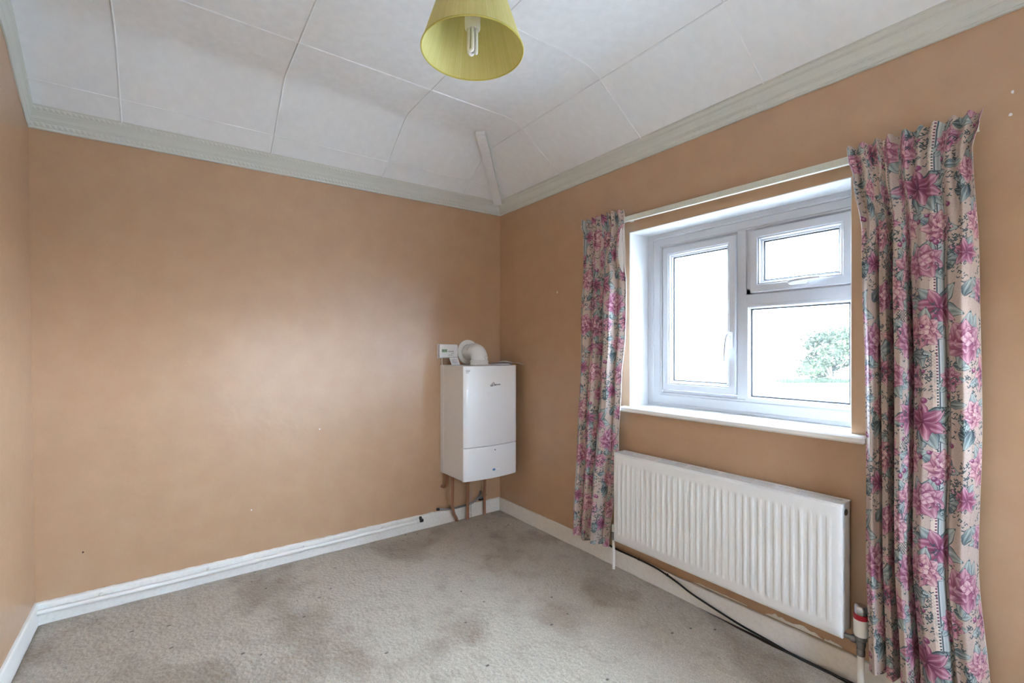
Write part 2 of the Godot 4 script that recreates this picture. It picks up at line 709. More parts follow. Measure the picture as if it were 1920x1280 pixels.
func build_walls():
	var top := 2.9
	var wb := struct("wall_back", "tan painted back wall behind the boiler", "wall")
	var mb := MB.new()
	mb.box(Vector3(XL - 0.2, -0.15, -0.2), Vector3(0.3, top, 0.0))
	obj("plaster", mb, M.wall, wb)
	var wl := struct("wall_left", "tan painted wall at the left edge of the room", "wall")
	mb = MB.new()
	mb.flat()
	# leans a little outwards at the top
	var lean := func(y): return XL + 0.006 - 0.0105 * y
	var o := Vector3(XL - 0.1, 1.4, 1.8)
	for s in [[-0.2, ZF + 0.2]]:
		var a := Vector3(lean.call(-0.15), -0.15, s[0]); var b := Vector3(lean.call(top), top, s[0])
		var c := Vector3(lean.call(top), top, s[1]); var d := Vector3(lean.call(-0.15), -0.15, s[1])
		var e := Vector3(-0.2, 0, 0)
		mb.quad_out(a, b, c, d, o)
		mb.quad_out(a + e, b + e, c + e, d + e, o)
		mb.quad_out(a, b, b + e, a + e, o)
		mb.quad_out(d, c, c + e, d + e, o)
		mb.quad_out(b, c, c + e, b + e, o)
		mb.quad_out(a, d, d + e, a + e, o)
	obj("plaster", mb, M.wall, wl)
	var wr := struct("wall_right", "tan painted wall with the window and radiator", "wall")
	mb = MB.new()
	var T := 0.27
	mb.box(Vector3(0, -0.15, 0), Vector3(T, top, 1.3245))
	mb.box(Vector3(0, -0.15, 2.475), Vector3(T, top, W2A))
	mb.box(Vector3(0, -0.15, W2B), Vector3(T, top, ZF + 0.2))
	mb.box(Vector3(0, -0.15, W2A), Vector3(T, W2C, W2B))
	mb.box(Vector3(0, W2D, W2A), Vector3(T, top, W2B))
	mb.flat()
	var jo := Vector3(0.05, 1.4, 2.46)
	var j0 := Vector3(0, 0.94, 2.432)
	var j1 := Vector3(0.17, 0.94, 2.475)
	var j2 := Vector3(0, 0.94, 2.475)
	var jh := Vector3(0, 1.04, 0)
	mb.quad_out(j0, j0 + jh, j1 + jh, j1, jo)
	mb.quad_out(j0, j0 + jh, j2 + jh, j2, jo)
	mb.box(Vector3(0, -0.15, 1.3245), Vector3(T, 0.94, 2.475))
	mb.box(Vector3(0, 1.98, 1.3245), Vector3(T, top, 2.475))
	obj("plaster", mb, M.wall, wr)
	var wf := struct("wall_front", "tan painted wall behind the camera", "wall")
	mb = MB.new()
	mb.box(Vector3(XL - 0.2, -0.15, ZF), Vector3(W3A, top, ZF + 0.2))
	mb.box(Vector3(W3B, -0.15, ZF), Vector3(0.3, top, ZF + 0.2))
	mb.box(Vector3(W3A, -0.15, ZF), Vector3(W3B, W3C, ZF + 0.2))
	mb.box(Vector3(W3A, W3D, ZF), Vector3(W3B, top, ZF + 0.2))
	obj("plaster", mb, M.wall, wf)
	# little pale chips where filler shows through the paint
	var chips := [Vector2(1.985, 2.700), Vector2(1.96, 2.865), Vector2(2.03, 2.87)]
	for c in chips:
		var s := MB.new()
		var pts := PackedVector2Array()
		for k in 7:
			var a := TAU * k / 7
			pts.append(Vector2(c.y + cos(a) * 0.005 * rng.randf_range(0.5, 1.2), c.x + 0.09 + sin(a) * 0.007 * rng.randf_range(0.5, 1.2)))
		s.slab(pts, func(p, d): return Vector3(-d, p.y, p.x), -0.001, 0.0012)
		obj("paint_chip", s, M.paper, wr)
	# scuffs on the back wall: two pale flecks and a dark nick
	for c in [[Vector2(-1.402, 0.787), M.paper, 0.004], [Vector2(-1.786, 0.350), M.paper, 0.004], [Vector2(-2.520, 0.290), M.subfloor, 0.0045]]:
		var s := MB.new()
		var pts := PackedVector2Array()
		for k in 7:
			var a := TAU * k / 7
			pts.append(c[0] + Vector2(cos(a), sin(a) * 1.4) * c[2] * rng.randf_range(0.5, 1.2))
		s.slab(pts, func(p, d): return Vector3(p.x, p.y, d), -0.001, 0.0012)
		obj("paint_chip", s, c[1], wb)


func build_ceiling():
	var ce := struct("ceiling", "white panelled ceiling with sloping sides and raised joint beads", "ceiling")
	var mb := MB.new()
	var nx := 60
	var nz := 60
	# backing shell with thickness
	for d in [0.014, 0.12]:
		mb.grid(nx, nz, func(i, j):
			var x: float = lerp(XL - 0.15, 0.2, float(i) / nx)
			var z: float = lerp(-0.15, ZF + 0.15, float(j) / nz)
			return Vector3(x, ceil_h(min(x, 0.0), max(z, 0.0)) + d, z))
	mb.flat()
	mb.box(Vector3(XL - 0.2, 2.9, -0.2), Vector3(0.3, 2.96, ZF + 0.2))
	obj("backing_board", mb, M.plaster_white, ce)
	var xs := [-2.73, -2.369, -1.69, -1.01, -0.385, -0.005]
	var zs := [0.005, 0.162, 0.785, 1.452, 2.118, 2.785, 3.452, 4.40]
	for i in xs.size() - 1:
		for j in zs.size() - 1:
			var p := MB.new()
			var nu: int = max(2, int((xs[i + 1] - xs[i]) / 0.022))
			var nv: int = max(2, int((zs[j + 1] - zs[j]) / 0.022))
			var g := 0.0008
			var at := func(a, b, d): 
				var x: float = lerp(xs[i] + g, xs[i + 1] - g, float(a) / nu)
				var z: float = lerp(zs[j] + g, zs[j + 1] - g, float(b) / nv)
				return Vector3(x, ceil_h(x, z) + d, z)
			p.grid(nu, nv, func(a, b): return at.call(a, b, 0.0), null, true)
			p.flat()
			for a in nu:
				p.quad(at.call(a, 0, 0.0), at.call(a + 1, 0, 0.0), at.call(a + 1, 0, 0.016), at.call(a, 0, 0.016))
				p.quad(at.call(a + 1, nv, 0.0), at.call(a, nv, 0.0), at.call(a, nv, 0.016), at.call(a + 1, nv, 0.016))
			for b in nv:
				p.quad(at.call(0, b + 1, 0.0), at.call(0, b, 0.0), at.call(0, b, 0.016), at.call(0, b + 1, 0.016))
				p.quad(at.call(nu, b, 0.0), at.call(nu, b + 1, 0.0), at.call(nu, b + 1, 0.016), at.call(nu, b, 0.016))
			obj("panel", p, M.ceiling, ce)
	# raised beads over the joints
	var r := 0.0042
	for x in [-2.369, -1.69, -1.01]:
		obj("joint_bead", bead(func(t): return Vector3(x, 0, lerp(0.05, ZF, t)), r), M.ceiling, ce)
	obj("joint_bead", bead(func(t): return Vector3(-0.385, 0, lerp(0.785, ZF, t)), r), M.ceiling, ce)
	obj("joint_bead", bead(func(t): return Vector3(lerp(XL, -0.19, t), 0, 0.162), r * 0.8), M.ceiling, ce)
	for z in [0.785, 1.452, 2.118, 2.785, 3.452]:
		obj("joint_bead", bead(func(t): return Vector3(lerp(XL, -0.05, t), 0, z), r if z < 2.0 else r * 0.7), M.ceiling, ce)


func bead(f: Callable, r: float) -> MB:
	var mb := MB.new()
	var n := 120
	var pts := []
	for k in n + 1:
		var p: Vector3 = f.call(float(k) / n)
		p.y = ceil_h(p.x, p.z) - r * 0.05
		pts.append(p)
	mb.tube(pts, r, 8, false)
	return mb


# extrude a profile of (out, up) along a run: at(t, out) -> point of the wall line
func run(mb: MB, prof: Array, n: int, at: Callable):
	for i in prof.size() - 1:
		mb.smooth()
		for k in n:
			var a: Vector2 = prof[i]
			var b: Vector2 = prof[i + 1]
			mb.quad(at.call(float(k) / n, a), at.call(float(k + 1) / n, a), at.call(float(k + 1) / n, b), at.call(float(k) / n, b))


const CORNICE := [Vector2(0, 0), Vector2(0.012, 0), Vector2(0.0135, 0.004), Vector2(0.0125, 0.008), Vector2(0.020, 0.032), Vector2(0.0225, 0.034), Vector2(0.0235, 0.038), Vector2(0.026, 0.040),
	Vector2(0.033, 0.054), Vector2(0.0435, 0.068), Vector2(0.046, 0.069), Vector2(0.047, 0.073), Vector2(0.0495, 0.074), Vector2(0.058, 0.093), Vector2(0.061, 0.094), Vector2(0.0615, 0.098), Vector2(0.055, 0.099), Vector2(0.052, 0.112), Vector2(0, 0.116)]


func cornice(called: String, label: String, length: float, at: Callable):
	var o := struct(called, label, "cornice")
	var mb := MB.new()
	run(mb, CORNICE, 12, at)
	obj("molding", mb, M.cornice, o)
	for band in [[Vector2(0.0125, 0.009), Vector2(0.020, 0.031)], [Vector2(0.0495, 0.075), Vector2(0.058, 0.092)]]:
		var rb := MB.new()
		var n := int(length / 0.0035)
		var m := 6
		rb.grid(n, m, func(i, j):
			var v: float = float(j) / m
			var s := float(i) / n
			var ph_ := s * length / 0.021 + v * 0.75
			var tw: float = abs(fposmod(ph_, 1.0) - 0.5) * 2.0
			var h: float = 0.0042 * sin(PI * v) * (1.0 - pow(tw, 2.2)) - 0.0004
			var p: Vector2 = band[0].lerp(band[1], v) + Vector2(0.94, -0.34) * h
			return at.call(s, p), null, true)
		obj("rope_band", rb, M.cornice, o)


func build_trims():
	var yc := 2.378
	cornice("trim_1", "white rope patterned cornice along the top of the back wall", 2.7, func(t, p):
		var x: float = lerp(XL - 0.02 + p.x * 0.45, -p.x, t)
		return Vector3(x, yc - eave(x) + p.y, p.x))
	cornice("trim_2", "white rope patterned cornice above the window wall", 3.6, func(t, p):
		return Vector3(-p.x, yc + p.y, lerp(float(p.x), ZF, t)))
	cornice("trim_3", "white cornice raking up the left wall", 3.6, func(t, p):
		var z: float = lerp(ZF, float(p.x), pow(t, 1.0)) if t < 0.5 else lerp(1.1, float(p.x), (t - 0.5) * 2.0)
		if t < 0.5: z = lerp(ZF, 1.1, t * 2.0)
		var y: float = max(ceil_h(XL, z) - 0.097, yc - eave(XL))
		return Vector3(XL - 0.02 + p.x * 0.45, y + p.y, z))
	# boxed strip over the valley between the two slopes
	var s := struct("trim_4", "white boxed strip running up the ceiling valley above the corner", "trim")
	var mb := MB.new()
	var pts := []
	for k in 17:
		var d: float = lerp(0.075, 0.53, k / 16.0)
		pts.append(Vector3(-d, ceil_h(-d, d) - lerp(0.046, 0.020, smoothstep(0.85, 1.0, k / 16.0)), d))
	var side := Vector3(0.707, 0, 0.707) * 0.031
	mb.flat()
	var up := Vector3(0, 0.06, 0)
	for k in 16:
		var a: Vector3 = pts[k]
		var b: Vector3 = pts[k + 1]
		var o := (a + b) * 0.5 + up * 0.5
		mb.quad_out(a - side, b - side, b + side, a + side, o)
		mb.quad_out(a - side, b - side, b - side + up, a - side + up, o)
		mb.quad_out(a + side, b + side, b + side + up, a + side + up, o)
	mb.quad_out(pts[0] - side, pts[0] + side, pts[0] + side + up, pts[0] - side + up, pts[8])
	mb.quad_out(pts[16] - side, pts[16] + side, pts[16] + side + up, pts[16] - side + up, pts[8])
	obj("strip", mb, M.ceiling, s)
	# baseboards
	var nz := noise(1.0, 3, 91)
	var b1 := struct("baseboard_back", "white painted baseboard under the tan back wall", "baseboard")
	mb = MB.new()
	var prof := [Vector2(0, 0.094), Vector2(0.012, 0.093), Vector2(0.017, 0.089), Vector2(0.018, 0.084), Vector2(0.018, -0.02)]
	var n := 140
	run(mb, prof, n, func(t, p):
		var x: float = lerp(XL + p.x, -p.x, t)
		return Vector3(x, p.y + (0.0035 * nz.get_noise_2d(x * 25, 4) if p.y > 0.05 else 0.0), p.x + 0.001))
	obj("board", mb, M.baseboard, b1)
	var b2 := struct("baseboard_right", "white chipped baseboard below the radiator and window", "baseboard")
	mb = MB.new()
	prof = [Vector2(0.002, 0.086), Vector2(0.016, 0.087), Vector2(0.018, 0.084), Vector2(0.018, -0.02)]
	run(mb, prof, n, func(t, p):
		var z: float = lerp(float(p.x), ZF, t)
		return Vector3(-p.x, p.y * (1.0 if p.y < 0.05 else 1.06) + (0.003 * nz.get_noise_2d(z * 22, 14) if p.y > 0.05 else 0.0), z))
	obj("board", mb, M.baseboard, b2)
	# old paint line left above the board, broken into flakes
	for seg in [[1.74, 2.02, 0.006], [2.10, 2.33, 0.022], [2.335, 2.40, 0.013]]:
		var fl := MB.new()
		var out := PackedVector2Array()
		var m := 16
		for k in m + 1:
			out.append(Vector2(lerp(seg[0], seg[1], float(k) / m), 0.0945))
		for k in m + 1:
			var t := 1.0 - float(k) / m
			out.append(Vector2(lerp(seg[0], seg[1], t), 0.0965 + seg[2] * (0.35 + 0.65 * abs(nz.get_noise_2d(t * 30 + seg[0] * 9, 44)) * 1.6) * min(1.0, sin(PI * t) * 3.0)))
		fl.slab(out, func(p, d): return Vector3(-d, p.y, p.x), -0.001, 0.0016)
		obj("paint_flake", fl, M.gloss_white, b2)
	var b3 := struct("baseboard_left", "white baseboard along the left wall", "baseboard")
	mb = MB.new()
	prof = [Vector2(0, 0.096), Vector2(0.012, 0.095), Vector2(0.017, 0.090), Vector2(0.018, 0.084), Vector2(0.018, -0.02)]
	run(mb, prof, 60, func(t, p):
		var z: float = lerp(ZF, float(p.x), t)
		return Vector3(XL + 0.001 + p.x, p.y + (0.003 * nz.get_noise_2d(z * 22, 54) if p.y > 0.05 else 0.0), z))
	obj("board", mb, M.gloss_white, b3)
	var b4 := struct("baseboard_front", "white baseboard along the wall behind the camera", "baseboard")
	mb = MB.new()
	run(mb, prof, 8, func(t, p): return Vector3(lerp(-0.0 - p.x, XL + p.x, t), p.y, ZF - p.x))
	obj("board", mb, M.gloss_white, b4)


# rectangular ring in the plane of the window (z, y), from x0 (room side) to x1, with moulded inner edge
func ring(mb: MB, z0: float, z1: float, y0: float, y1: float, w: float, x0: float, x1: float, lip := 0.006, w_top := -1.0, w_bot := -1.0):
	var wt := w if w_top < 0 else w_top
	var wb := w if w_bot < 0 else w_bot
	# (inset fraction, x)
	var prof := [[0.0, x1], [0.0, x0 + lip * 0.5], [0.04, x0], [0.62, x0], [0.70, x0 + lip * 0.6], [0.78, x0 + lip * 0.6], [0.86, x0 + lip * 1.6], [1.0, x0 + lip * 2.2], [1.0, x1]]
	var corner := func(k: int, f: float, x: float) -> Vector3:
		var a := z0 + w * f
		var b := z1 - w * f
		var c := y0 + wb * f
		var d := y1 - wt * f
		return [Vector3(x, c, a), Vector3(x, d, a), Vector3(x, d, b), Vector3(x, c, b)][k]
	mb.flat()
	for s in prof.size() - 1:
		for k in 4:
			var j := (k + 1) % 4
			# seen from the room (-x) with z to the right
			mb.quad(corner.call(k, prof[s][0], prof[s][1]), corner.call(j, prof[s][0], prof[s][1]), corner.call(j, prof[s + 1][0], prof[s + 1][1]), corner.call(k, prof[s + 1][0], prof[s + 1][1]))


func pane(mb: MB, z0, z1, y0, y1, x):
	mb.flat()
	mb.box(Vector3(x, y0, z0), Vector3(x + 0.004, y1, z1))


func build_window():
	var w := struct("window_1", "white framed casement window with deep white reveal between the curtains", "window")
	# white plaster lining of the opening
	var mb := MB.new()
	var t := 0.004
	mb.box(Vector3(0.0015, 0.955, 1.3245), Vector3(0.27, 1.98, 1.3245 + t), 0.001)
	mb.box(Vector3(0.0, 0.955, -t), Vector3(0.175, 1.98, 0.0), 0.001, Transform3D(Basis(Vector3.UP, -atan2(0.043, 0.17)), Vector3(0.0015, 0, 2.432)))
	mb.box(Vector3(0.17, 0.955, 2.475 - t), Vector3(0.27, 1.98, 2.475), 0.001)
	mb.box(Vector3(0.0015, 1.98 - t, 1.3245), Vector3(0.27, 1.98, 2.475), 0.001)
	obj("reveal", mb, M.reveal, w)
	mb = MB.new()
	ring(mb, 1.3285, 2.471, 0.962, 1.976, 0.045, 0.166, 0.20, 0.005, 0.036, 0.022)
	obj("cover_trim", mb, M.upvc, w)
	mb = MB.new()
	# outer frame, mullion and transom, moulded on the room side
	ring(mb, 1.366, 2.458, 0.975, 1.945, 0.072, 0.172, 0.235, 0.007, 0.060, 0.080)
	mb.box(Vector3(0.172, 1.04, 1.877), Vector3(0.235, 1.90, 1.925), 0.004)
	mb.box(Vector3(0.179, 1.55, 1.91), Vector3(0.235, 1.90, 1.966), 0.003)
	mb.box(Vector3(0.172, 1.515, 1.92), Vector3(0.235, 1.572, 2.40), 0.004)
	mb.box(Vector3(0.179, 1.55, 1.92), Vector3(0.235, 1.60, 2.40), 0.003)
	obj("frame", mb, M.upvc, w)
	# left casement
	var c := Node3D.new()
	c.name = "casement"
	w.add_child(c, true)
	mb = MB.new()
	ring(mb, 1.441, 1.877, 1.058, 1.882, 0.054, 0.158, 0.215, 0.008)
	obj("sash", mb, M.upvc, c)
	mb = MB.new()
	ring(mb, 1.492, 1.826, 1.109, 1.831, 0.009, 0.186, 0.20, 0.001)
	obj("gasket", mb, M.upvc_shade, c)
	mb = MB.new()
	pane(mb, 1.493, 1.825, 1.11, 1.83, 0.2)
	obj("pane", mb, M.glass, c)
	mb = MB.new()
	mb.box(Vector3(0.146, 1.30, 1.843), Vector3(0.159, 1.385, 1.865), 0.005)
	var hp := spline([Vector3(0.15, 1.372, 1.853), Vector3(0.128, 1.368, 1.852), Vector3(0.118, 1.34, 1.848), Vector3(0.116, 1.28, 1.844), Vector3(0.121, 1.235, 1.842)], 8)
	var rr := []
	for k in hp.size(): rr.append(lerp(0.0095, 0.0065, float(k) / hp.size()))
	mb.tube(hp, rr, 12)
	obj("handle", mb, M.upvc, c)
	# top-hung vent
	var v := Node3D.new()
	v.name = "vent_sash"
	w.add_child(v, true)
	mb = MB.new()
	ring(mb, 1.950, 2.386, 1.577, 1.884, 0.056, 0.158, 0.215, 0.008)
	obj("sash", mb, M.upvc, v)
	mb = MB.new()
	ring(mb, 2.003, 2.333, 1.630, 1.831, 0.009, 0.186, 0.20, 0.001)
	obj("gasket", mb, M.upvc_shade, v)
	mb = MB.new()
	pane(mb, 2.004, 2.332, 1.631, 1.830, 0.2)
	obj("pane", mb, M.glass, v)
	mb = MB.new()
	mb.box(Vector3(0.143, 1.594, 2.135), Vector3(0.159, 1.616, 2.215), 0.005)
	hp = spline([Vector3(0.147, 1.604, 2.145), Vector3(0.125, 1.606, 2.150), Vector3(0.119, 1.610, 2.18), Vector3(0.117, 1.612, 2.235), Vector3(0.122, 1.613, 2.275)], 8)
	rr = []
	for k in hp.size(): rr.append(lerp(0.0100, 0.0065, float(k) / hp.size()))
	mb.tube(hp, rr, 12)
	obj("handle", mb, M.upvc, v)
	# fixed light
	var f := Node3D.new()
	f.name = "fixed_light"
	w.add_child(f, true)
	mb = MB.new()
	ring(mb, 1.920, 2.392, 1.034, 1.520, 0.022, 0.171, 0.21, 0.005)
	obj("bead", mb, M.upvc, f)
	mb = MB.new()
	ring(mb, 1.941, 2.371, 1.055, 1.4995, 0.008, 0.188, 0.20, 0.001)
	obj("gasket", mb, M.upvc_shade, f)
	mb = MB.new()
	pane(mb, 1.942, 2.370, 1.056, 1.4985, 0.2)
	obj("pane", mb, M.glass, f)
	# window board with rounded nose
	mb = MB.new()
	mb.box(Vector3(-0.002, 0.932, 1.3245), Vector3(0.2, 0.961, 2.475), 0.001)
	mb.box(Vector3(-0.055, 0.932, 1.287), Vector3(0.002, 0.961, 2.490), 0.007)
	obj("window_board", mb, M.gloss_white, w)


func build_second_window():
	var w := struct("window_2", "second white window beyond the right curtain, out of the frame", "window")
	var mb := MB.new()
	var f := 0.05
	for b in [[W2A, W2A + f], [W2B - f, W2B]]:
		mb.box(Vector3(0.17, W2C, b[0]), Vector3(0.235, W2D, b[1]), 0.006)
	for b in [[W2C, W2C + f], [W2D - f, W2D]]:
		mb.box(Vector3(0.17, b[0], W2A), Vector3(0.235, b[1], W2B), 0.006)
	obj("frame", mb, M.upvc, w)
	mb = MB.new()
	mb.box(Vector3(0.2, W2C + f, W2A + f), Vector3(0.204, W2D - f, W2B - f))
	obj("pane", mb, M.glass, w)
	mb = MB.new()
	mb.box(Vector3(-0.05, W2C - 0.028, W2A - 0.04), Vector3(0.0, W2C, W2B + 0.04), 0.008)
	mb.box(Vector3(-0.004, W2C - 0.028, W2A), Vector3(0.2, W2C + 0.002, W2B), 0.001)
	obj("window_board", mb, M.gloss_white, w)


func build_third_window():
	var w := struct("window_3", "small white window in the wall behind the camera", "window")
	var mb := MB.new()
	var f := 0.05
	for b in [[W3A, W3A + f], [W3B - f, W3B]]:
		mb.box(Vector3(b[0], W3C, ZF + 0.06), Vector3(b[1], W3D, ZF + 0.13), 0.006)
	for b in [[W3C, W3C + f], [W3D - f, W3D]]:
		mb.box(Vector3(W3A, b[0], ZF + 0.06), Vector3(W3B, b[1], ZF + 0.13), 0.006)
	obj("frame", mb, M.upvc, w)
	mb = MB.new()
	mb.box(Vector3(W3A + f, W3C + f, ZF + 0.09), Vector3(W3B - f, W3D - f, ZF + 0.094))
	obj("pane", mb, M.glass, w)
	mb = MB.new()
	mb.box(Vector3(W3A - 0.05, W3C - 0.028, ZF - 0.05), Vector3(W3B + 0.05, W3C, ZF + 0.06), 0.008)
	obj("window_board", mb, M.gloss_white, w)


func build_outside():
	var g := MB.new()
	g.grid(24, 24, func(i, j): return Vector3(lerp(-60.0, 120.0, i / 24.0), -0.2, lerp(-80.0, 80.0, j / 24.0)))
	tag(obj("ground", g, M.ground), "pale gravel yard outside the window", "ground", "", "structure")
	var f := Vector3(0.5935, 0, -0.8048)
	var r := Vector3(0.8048, 0, 0.5935)
	var base := CAM + f * 21.4
	base.y = -0.2
	# low grass at the edge of the yard
	var gm := MultiMesh.new()
	gm.transform_format = MultiMesh.TRANSFORM_3D
	gm.use_colors = true
	gm.mesh = blade_mesh()
	gm.instance_count = 2600
	rng.seed = 3
	for k in gm.instance_count:
		var p := base + r * rng.randf_range(12.0, 24.0) + f * rng.randf_range(-0.9, 0.5)
		p.y = -0.2
		gm.set_instance_transform(k, Transform3D(Basis(Vector3.UP, rng.randf() * TAU).scaled(Vector3.ONE * rng.randf_range(0.6, 1.3)), p))
		gm.set_instance_color(k, Color(0.8, 1.0, 0.8) * rng.randf_range(0.7, 1.2))
	var gi := MultiMeshInstance3D.new()
	gi.name = "grass_verge"
	gi.multimesh = gm
	gi.material_override = M.leaf
	add_child(gi, true)
	tag(gi, "strip of low green grass at the far edge of the yard", "grass", "", "stuff")
	# leafy shrub
	var s := thing("garden_shrub", "loose green leafy shrub seen through the lower right pane", "shrub", base + r * 14.8)
	var st := MB.new()
	for k in 16:
		var a := rng.randf() * TAU
		var q := rng.randf_range(0.2, 1.5)
		st.tube(spline([Vector3(cos(a) * 0.1, 0, sin(a) * 0.1), Vector3(cos(a) * q * 0.4, 0.7, sin(a) * q * 0.4), Vector3(cos(a) * q, rng.randf_range(1.2, 2.1), sin(a) * q)], 5), 0.018, 5)
	obj("stem", st, M.stem, s)
	var mm := MultiMesh.new()
	mm.transform_format = MultiMesh.TRANSFORM_3D
	mm.use_colors = true
	mm.mesh = leaf_mesh()
	var clumps := []
	for k in 30:
		var a := rng.randf() * TAU
		var q := sqrt(rng.randf())
		var h := rng.randf()
		clumps.append([Vector3(cos(a) * q * 2.0 * (1.05 - 0.5 * h), 0.25 + h * 2.0, sin(a) * q * 1.4 * (1.05 - 0.5 * h)), rng.randf_range(0.2, 0.42), rng.randf_range(0.6, 1.5)])
	mm.instance_count = 7000
	for k in mm.instance_count:
		var c = clumps[rng.randi() % clumps.size()]
		var d: Vector3 = Vector3(rng.randfn(), rng.randfn() * 0.7, rng.randfn()) * c[1] * 0.6
		var p: Vector3 = c[0] + d
		p.y = max(p.y, 0.05)
		var b := Basis(Vector3(rng.randfn(), rng.randfn(), rng.randfn()).normalized(), rng.randf() * TAU)
		mm.set_instance_transform(k, Transform3D(b.scaled(Vector3.ONE * rng.randf_range(0.7, 1.4)), p))
		var t: float = c[2] * rng.randf_range(0.75, 1.25)
		mm.set_instance_color(k, Color(0.85 * t, t, 0.85 * t))
	var mi := MultiMeshInstance3D.new()
	mi.name = "foliage"
	mi.multimesh = mm
	mi.material_override = M.leaf
	mi.set_meta("kind", "stuff")
	s.add_child(mi, true)


func leaf_mesh() -> ArrayMesh:
	var mb := MB.new()
	mb.flat()
	var a := Vector3(0, 0, 0); var b := Vector3(0.045, 0.008, 0.06); var c := Vector3(0, -0.01, 0.15); var d := Vector3(-0.045, 0.008, 0.06); var m := Vector3(0, -0.006, 0.07)
	mb.tri(a, b, m); mb.tri(b, c, m); mb.tri(c, d, m); mb.tri(d, a, m)
	return mb.mesh()


func blade_mesh() -> ArrayMesh:
	var mb := MB.new()
	mb.flat()
	for k in 5:
		var a := TAU * k / 5.0
		var d := Vector3(cos(a), 0, sin(a))
		var n := Vector3(-d.z, 0, d.x) * 0.012
		mb.tri(d * 0.02 - n, d * 0.09 + Vector3(0, 0.16, 0), d * 0.02 + n)
	return mb.mesh()


# ------------------------------------------------------------------ radiator
func build_radiator():
	var z0 := 1.303
	var z1 := 2.438
	var y0 := 0.191
	var y1 := 0.702
	var r := thing("radiator", "white ribbed panel radiator under the window", "radiator", Vector3(-0.065, y0, (z0 + z1) * 0.5))
	r.scale.x = 1.16
	var L := z1 - z0
	var H := y1 - y0
	# front panel with pressed flutes
	var n := 33
	var per := 12
	var mb := MB.new()
	var ys := [0.0, 0.004, 0.012, 0.040, 0.046, 0.056, 0.066, 0.25, H - 0.075, H - 0.064, H - 0.054, H - 0.048, H - 0.016, H - 0.010, H - 0.004, H]
	var zs := [0.0, 0.003, 0.008, 0.020]
	var pitch := (L - 0.05) / n
	for k in n:
		for q in per:
			zs.append(0.025 + pitch * (k + float(q) / per))
	zs += [L - 0.025, L - 0.008, L - 0.003, L]
	mb.grid(zs.size() - 1, ys.size() - 1, func(i, j):
		var z: float = zs[i]
		var y: float = ys[ys.size() - 1 - j]
		var d := 0.0
		var u := (z - 0.025) / pitch
		if u > 0.0 and u < n:
			var f := fposmod(u, 1.0)
			var tz := smoothstep(0.10, 0.22, f) * (1.0 - smoothstep(0.52, 0.64, f))
			var ty := smoothstep(0.044, 0.062, y) * (1.0 - smoothstep(H - 0.072, H - 0.052, y))
			d = 0.0024 * tz * ty
		var e: float = min(min(z, L - z), min(y, H - y))
		var edge := 0.006 * (1.0 - smoothstep(0.0, 0.009, e))
		return Vector3(-0.044 + edge - d, y, z - L * 0.5), null, false)
	mb.flat()
	mb.box(Vector3(-0.040, 0.0, -L / 2), Vector3(-0.030, H, L / 2), 0.002)
	obj("front_panel", mb, M.rad, r)
	mb = MB.new()
	mb.box(Vector3(0.030, 0.004, -L / 2 + 0.004), Vector3(0.042, H - 0.004, L / 2 - 0.004), 0.003)
	obj("back_panel", mb, M.rad, r)
	for s in [-1, 1]:
		mb = MB.new()
		var ze: float = s * (L / 2 - 0.004)
		mb.box(Vector3(-0.032, 0.012, min(ze, ze - s * 0.003)), Vector3(0.040, H - 0.004, max(ze, ze - s * 0.003)), 0.001)
		# rounded plug seat near the top of the side
		obj("side_panel", mb, M.rad, r)
		mb = MB.new()
		mb.lathe([Vector2(0.0, 0.004), Vector2(0.008, 0.004), Vector2(0.012, 0.002), Vector2(0.0125, -0.002)], 16, Transform3D(Basis(Vector3.RIGHT, PI / 2 * s), Vector3(-0.003, H - 0.038, ze + s * 0.0005)))
		obj("plug", mb, M.rad_dark, r)
	# convector fins between the panels
	mb = MB.new()
	mb.grid(264, 1, func(i, j): return Vector3(-0.028 + 0.054 * (1 if (i % 4) < 2 else 0), lerp(H - 0.03, 0.05, float(j)), lerp(-L / 2 + 0.02, L / 2 - 0.02, i / 264.0)))
	obj("convector_fins", mb, M.rad, r)
	# slotted top grille
	mb = MB.new()
	var gx0 := -0.040
	var gx1 := 0.040
	var gy := H - 0.001
	mb.box(Vector3(gx0, gy - 0.003, -L / 2 + 0.002), Vector3(gx0 + 0.016, gy + 0.002, L / 2 - 0.002), 0.0015)
	mb.box(Vector3(gx1 - 0.016, gy - 0.003, -L / 2 + 0.002), Vector3(gx1, gy + 0.002, L / 2 - 0.002), 0.0015)
	for k in 3:
		var x := gx0 + 0.0255 + k * 0.0125
		mb.box(Vector3(x - 0.0025, gy - 0.003, -L / 2 + 0.01), Vector3(x + 0.0025, gy + 0.001, L / 2 - 0.01), 0.001)
	var cells := 13
	for k in cells + 1:
		var z: float = lerp(-L / 2 + 0.012, L / 2 - 0.012, float(k) / cells)
		mb.box(Vector3(gx0 + 0.01, gy - 0.003, z - 0.010), Vector3(gx1 - 0.01, gy + 0.0015, z + 0.010), 0.001)
	obj("top_grille", mb, M.rad, r)
	# hanging brackets against the wall
	for z in [-L * 0.36, L * 0.36]:
		mb = MB.new()
		mb.box(Vector3(0.040, 0.06, z - 0.015), Vector3(0.055, H - 0.08, z + 0.015), 0.002)
		obj("bracket", mb, M.rad, r)
	# thermostatic valve at the right end
	var vz := 2.488
	var vx := -0.085
	var v := thing("thermostatic_valve", "white radiator thermostat valve with chrome cap and red band beside the right curtain", "radiator valve", Vector3(vx, 0.175, vz))
	mb = MB.new()
	mb.lathe([Vector2(0.0205, 0.045), Vector2(0.023, 0.055), Vector2(0.0235, 0.105), Vector2(0.0225, 0.108)], 28)
	obj("valve_head", mb, M.gloss_white, v)
	mb = MB.new()
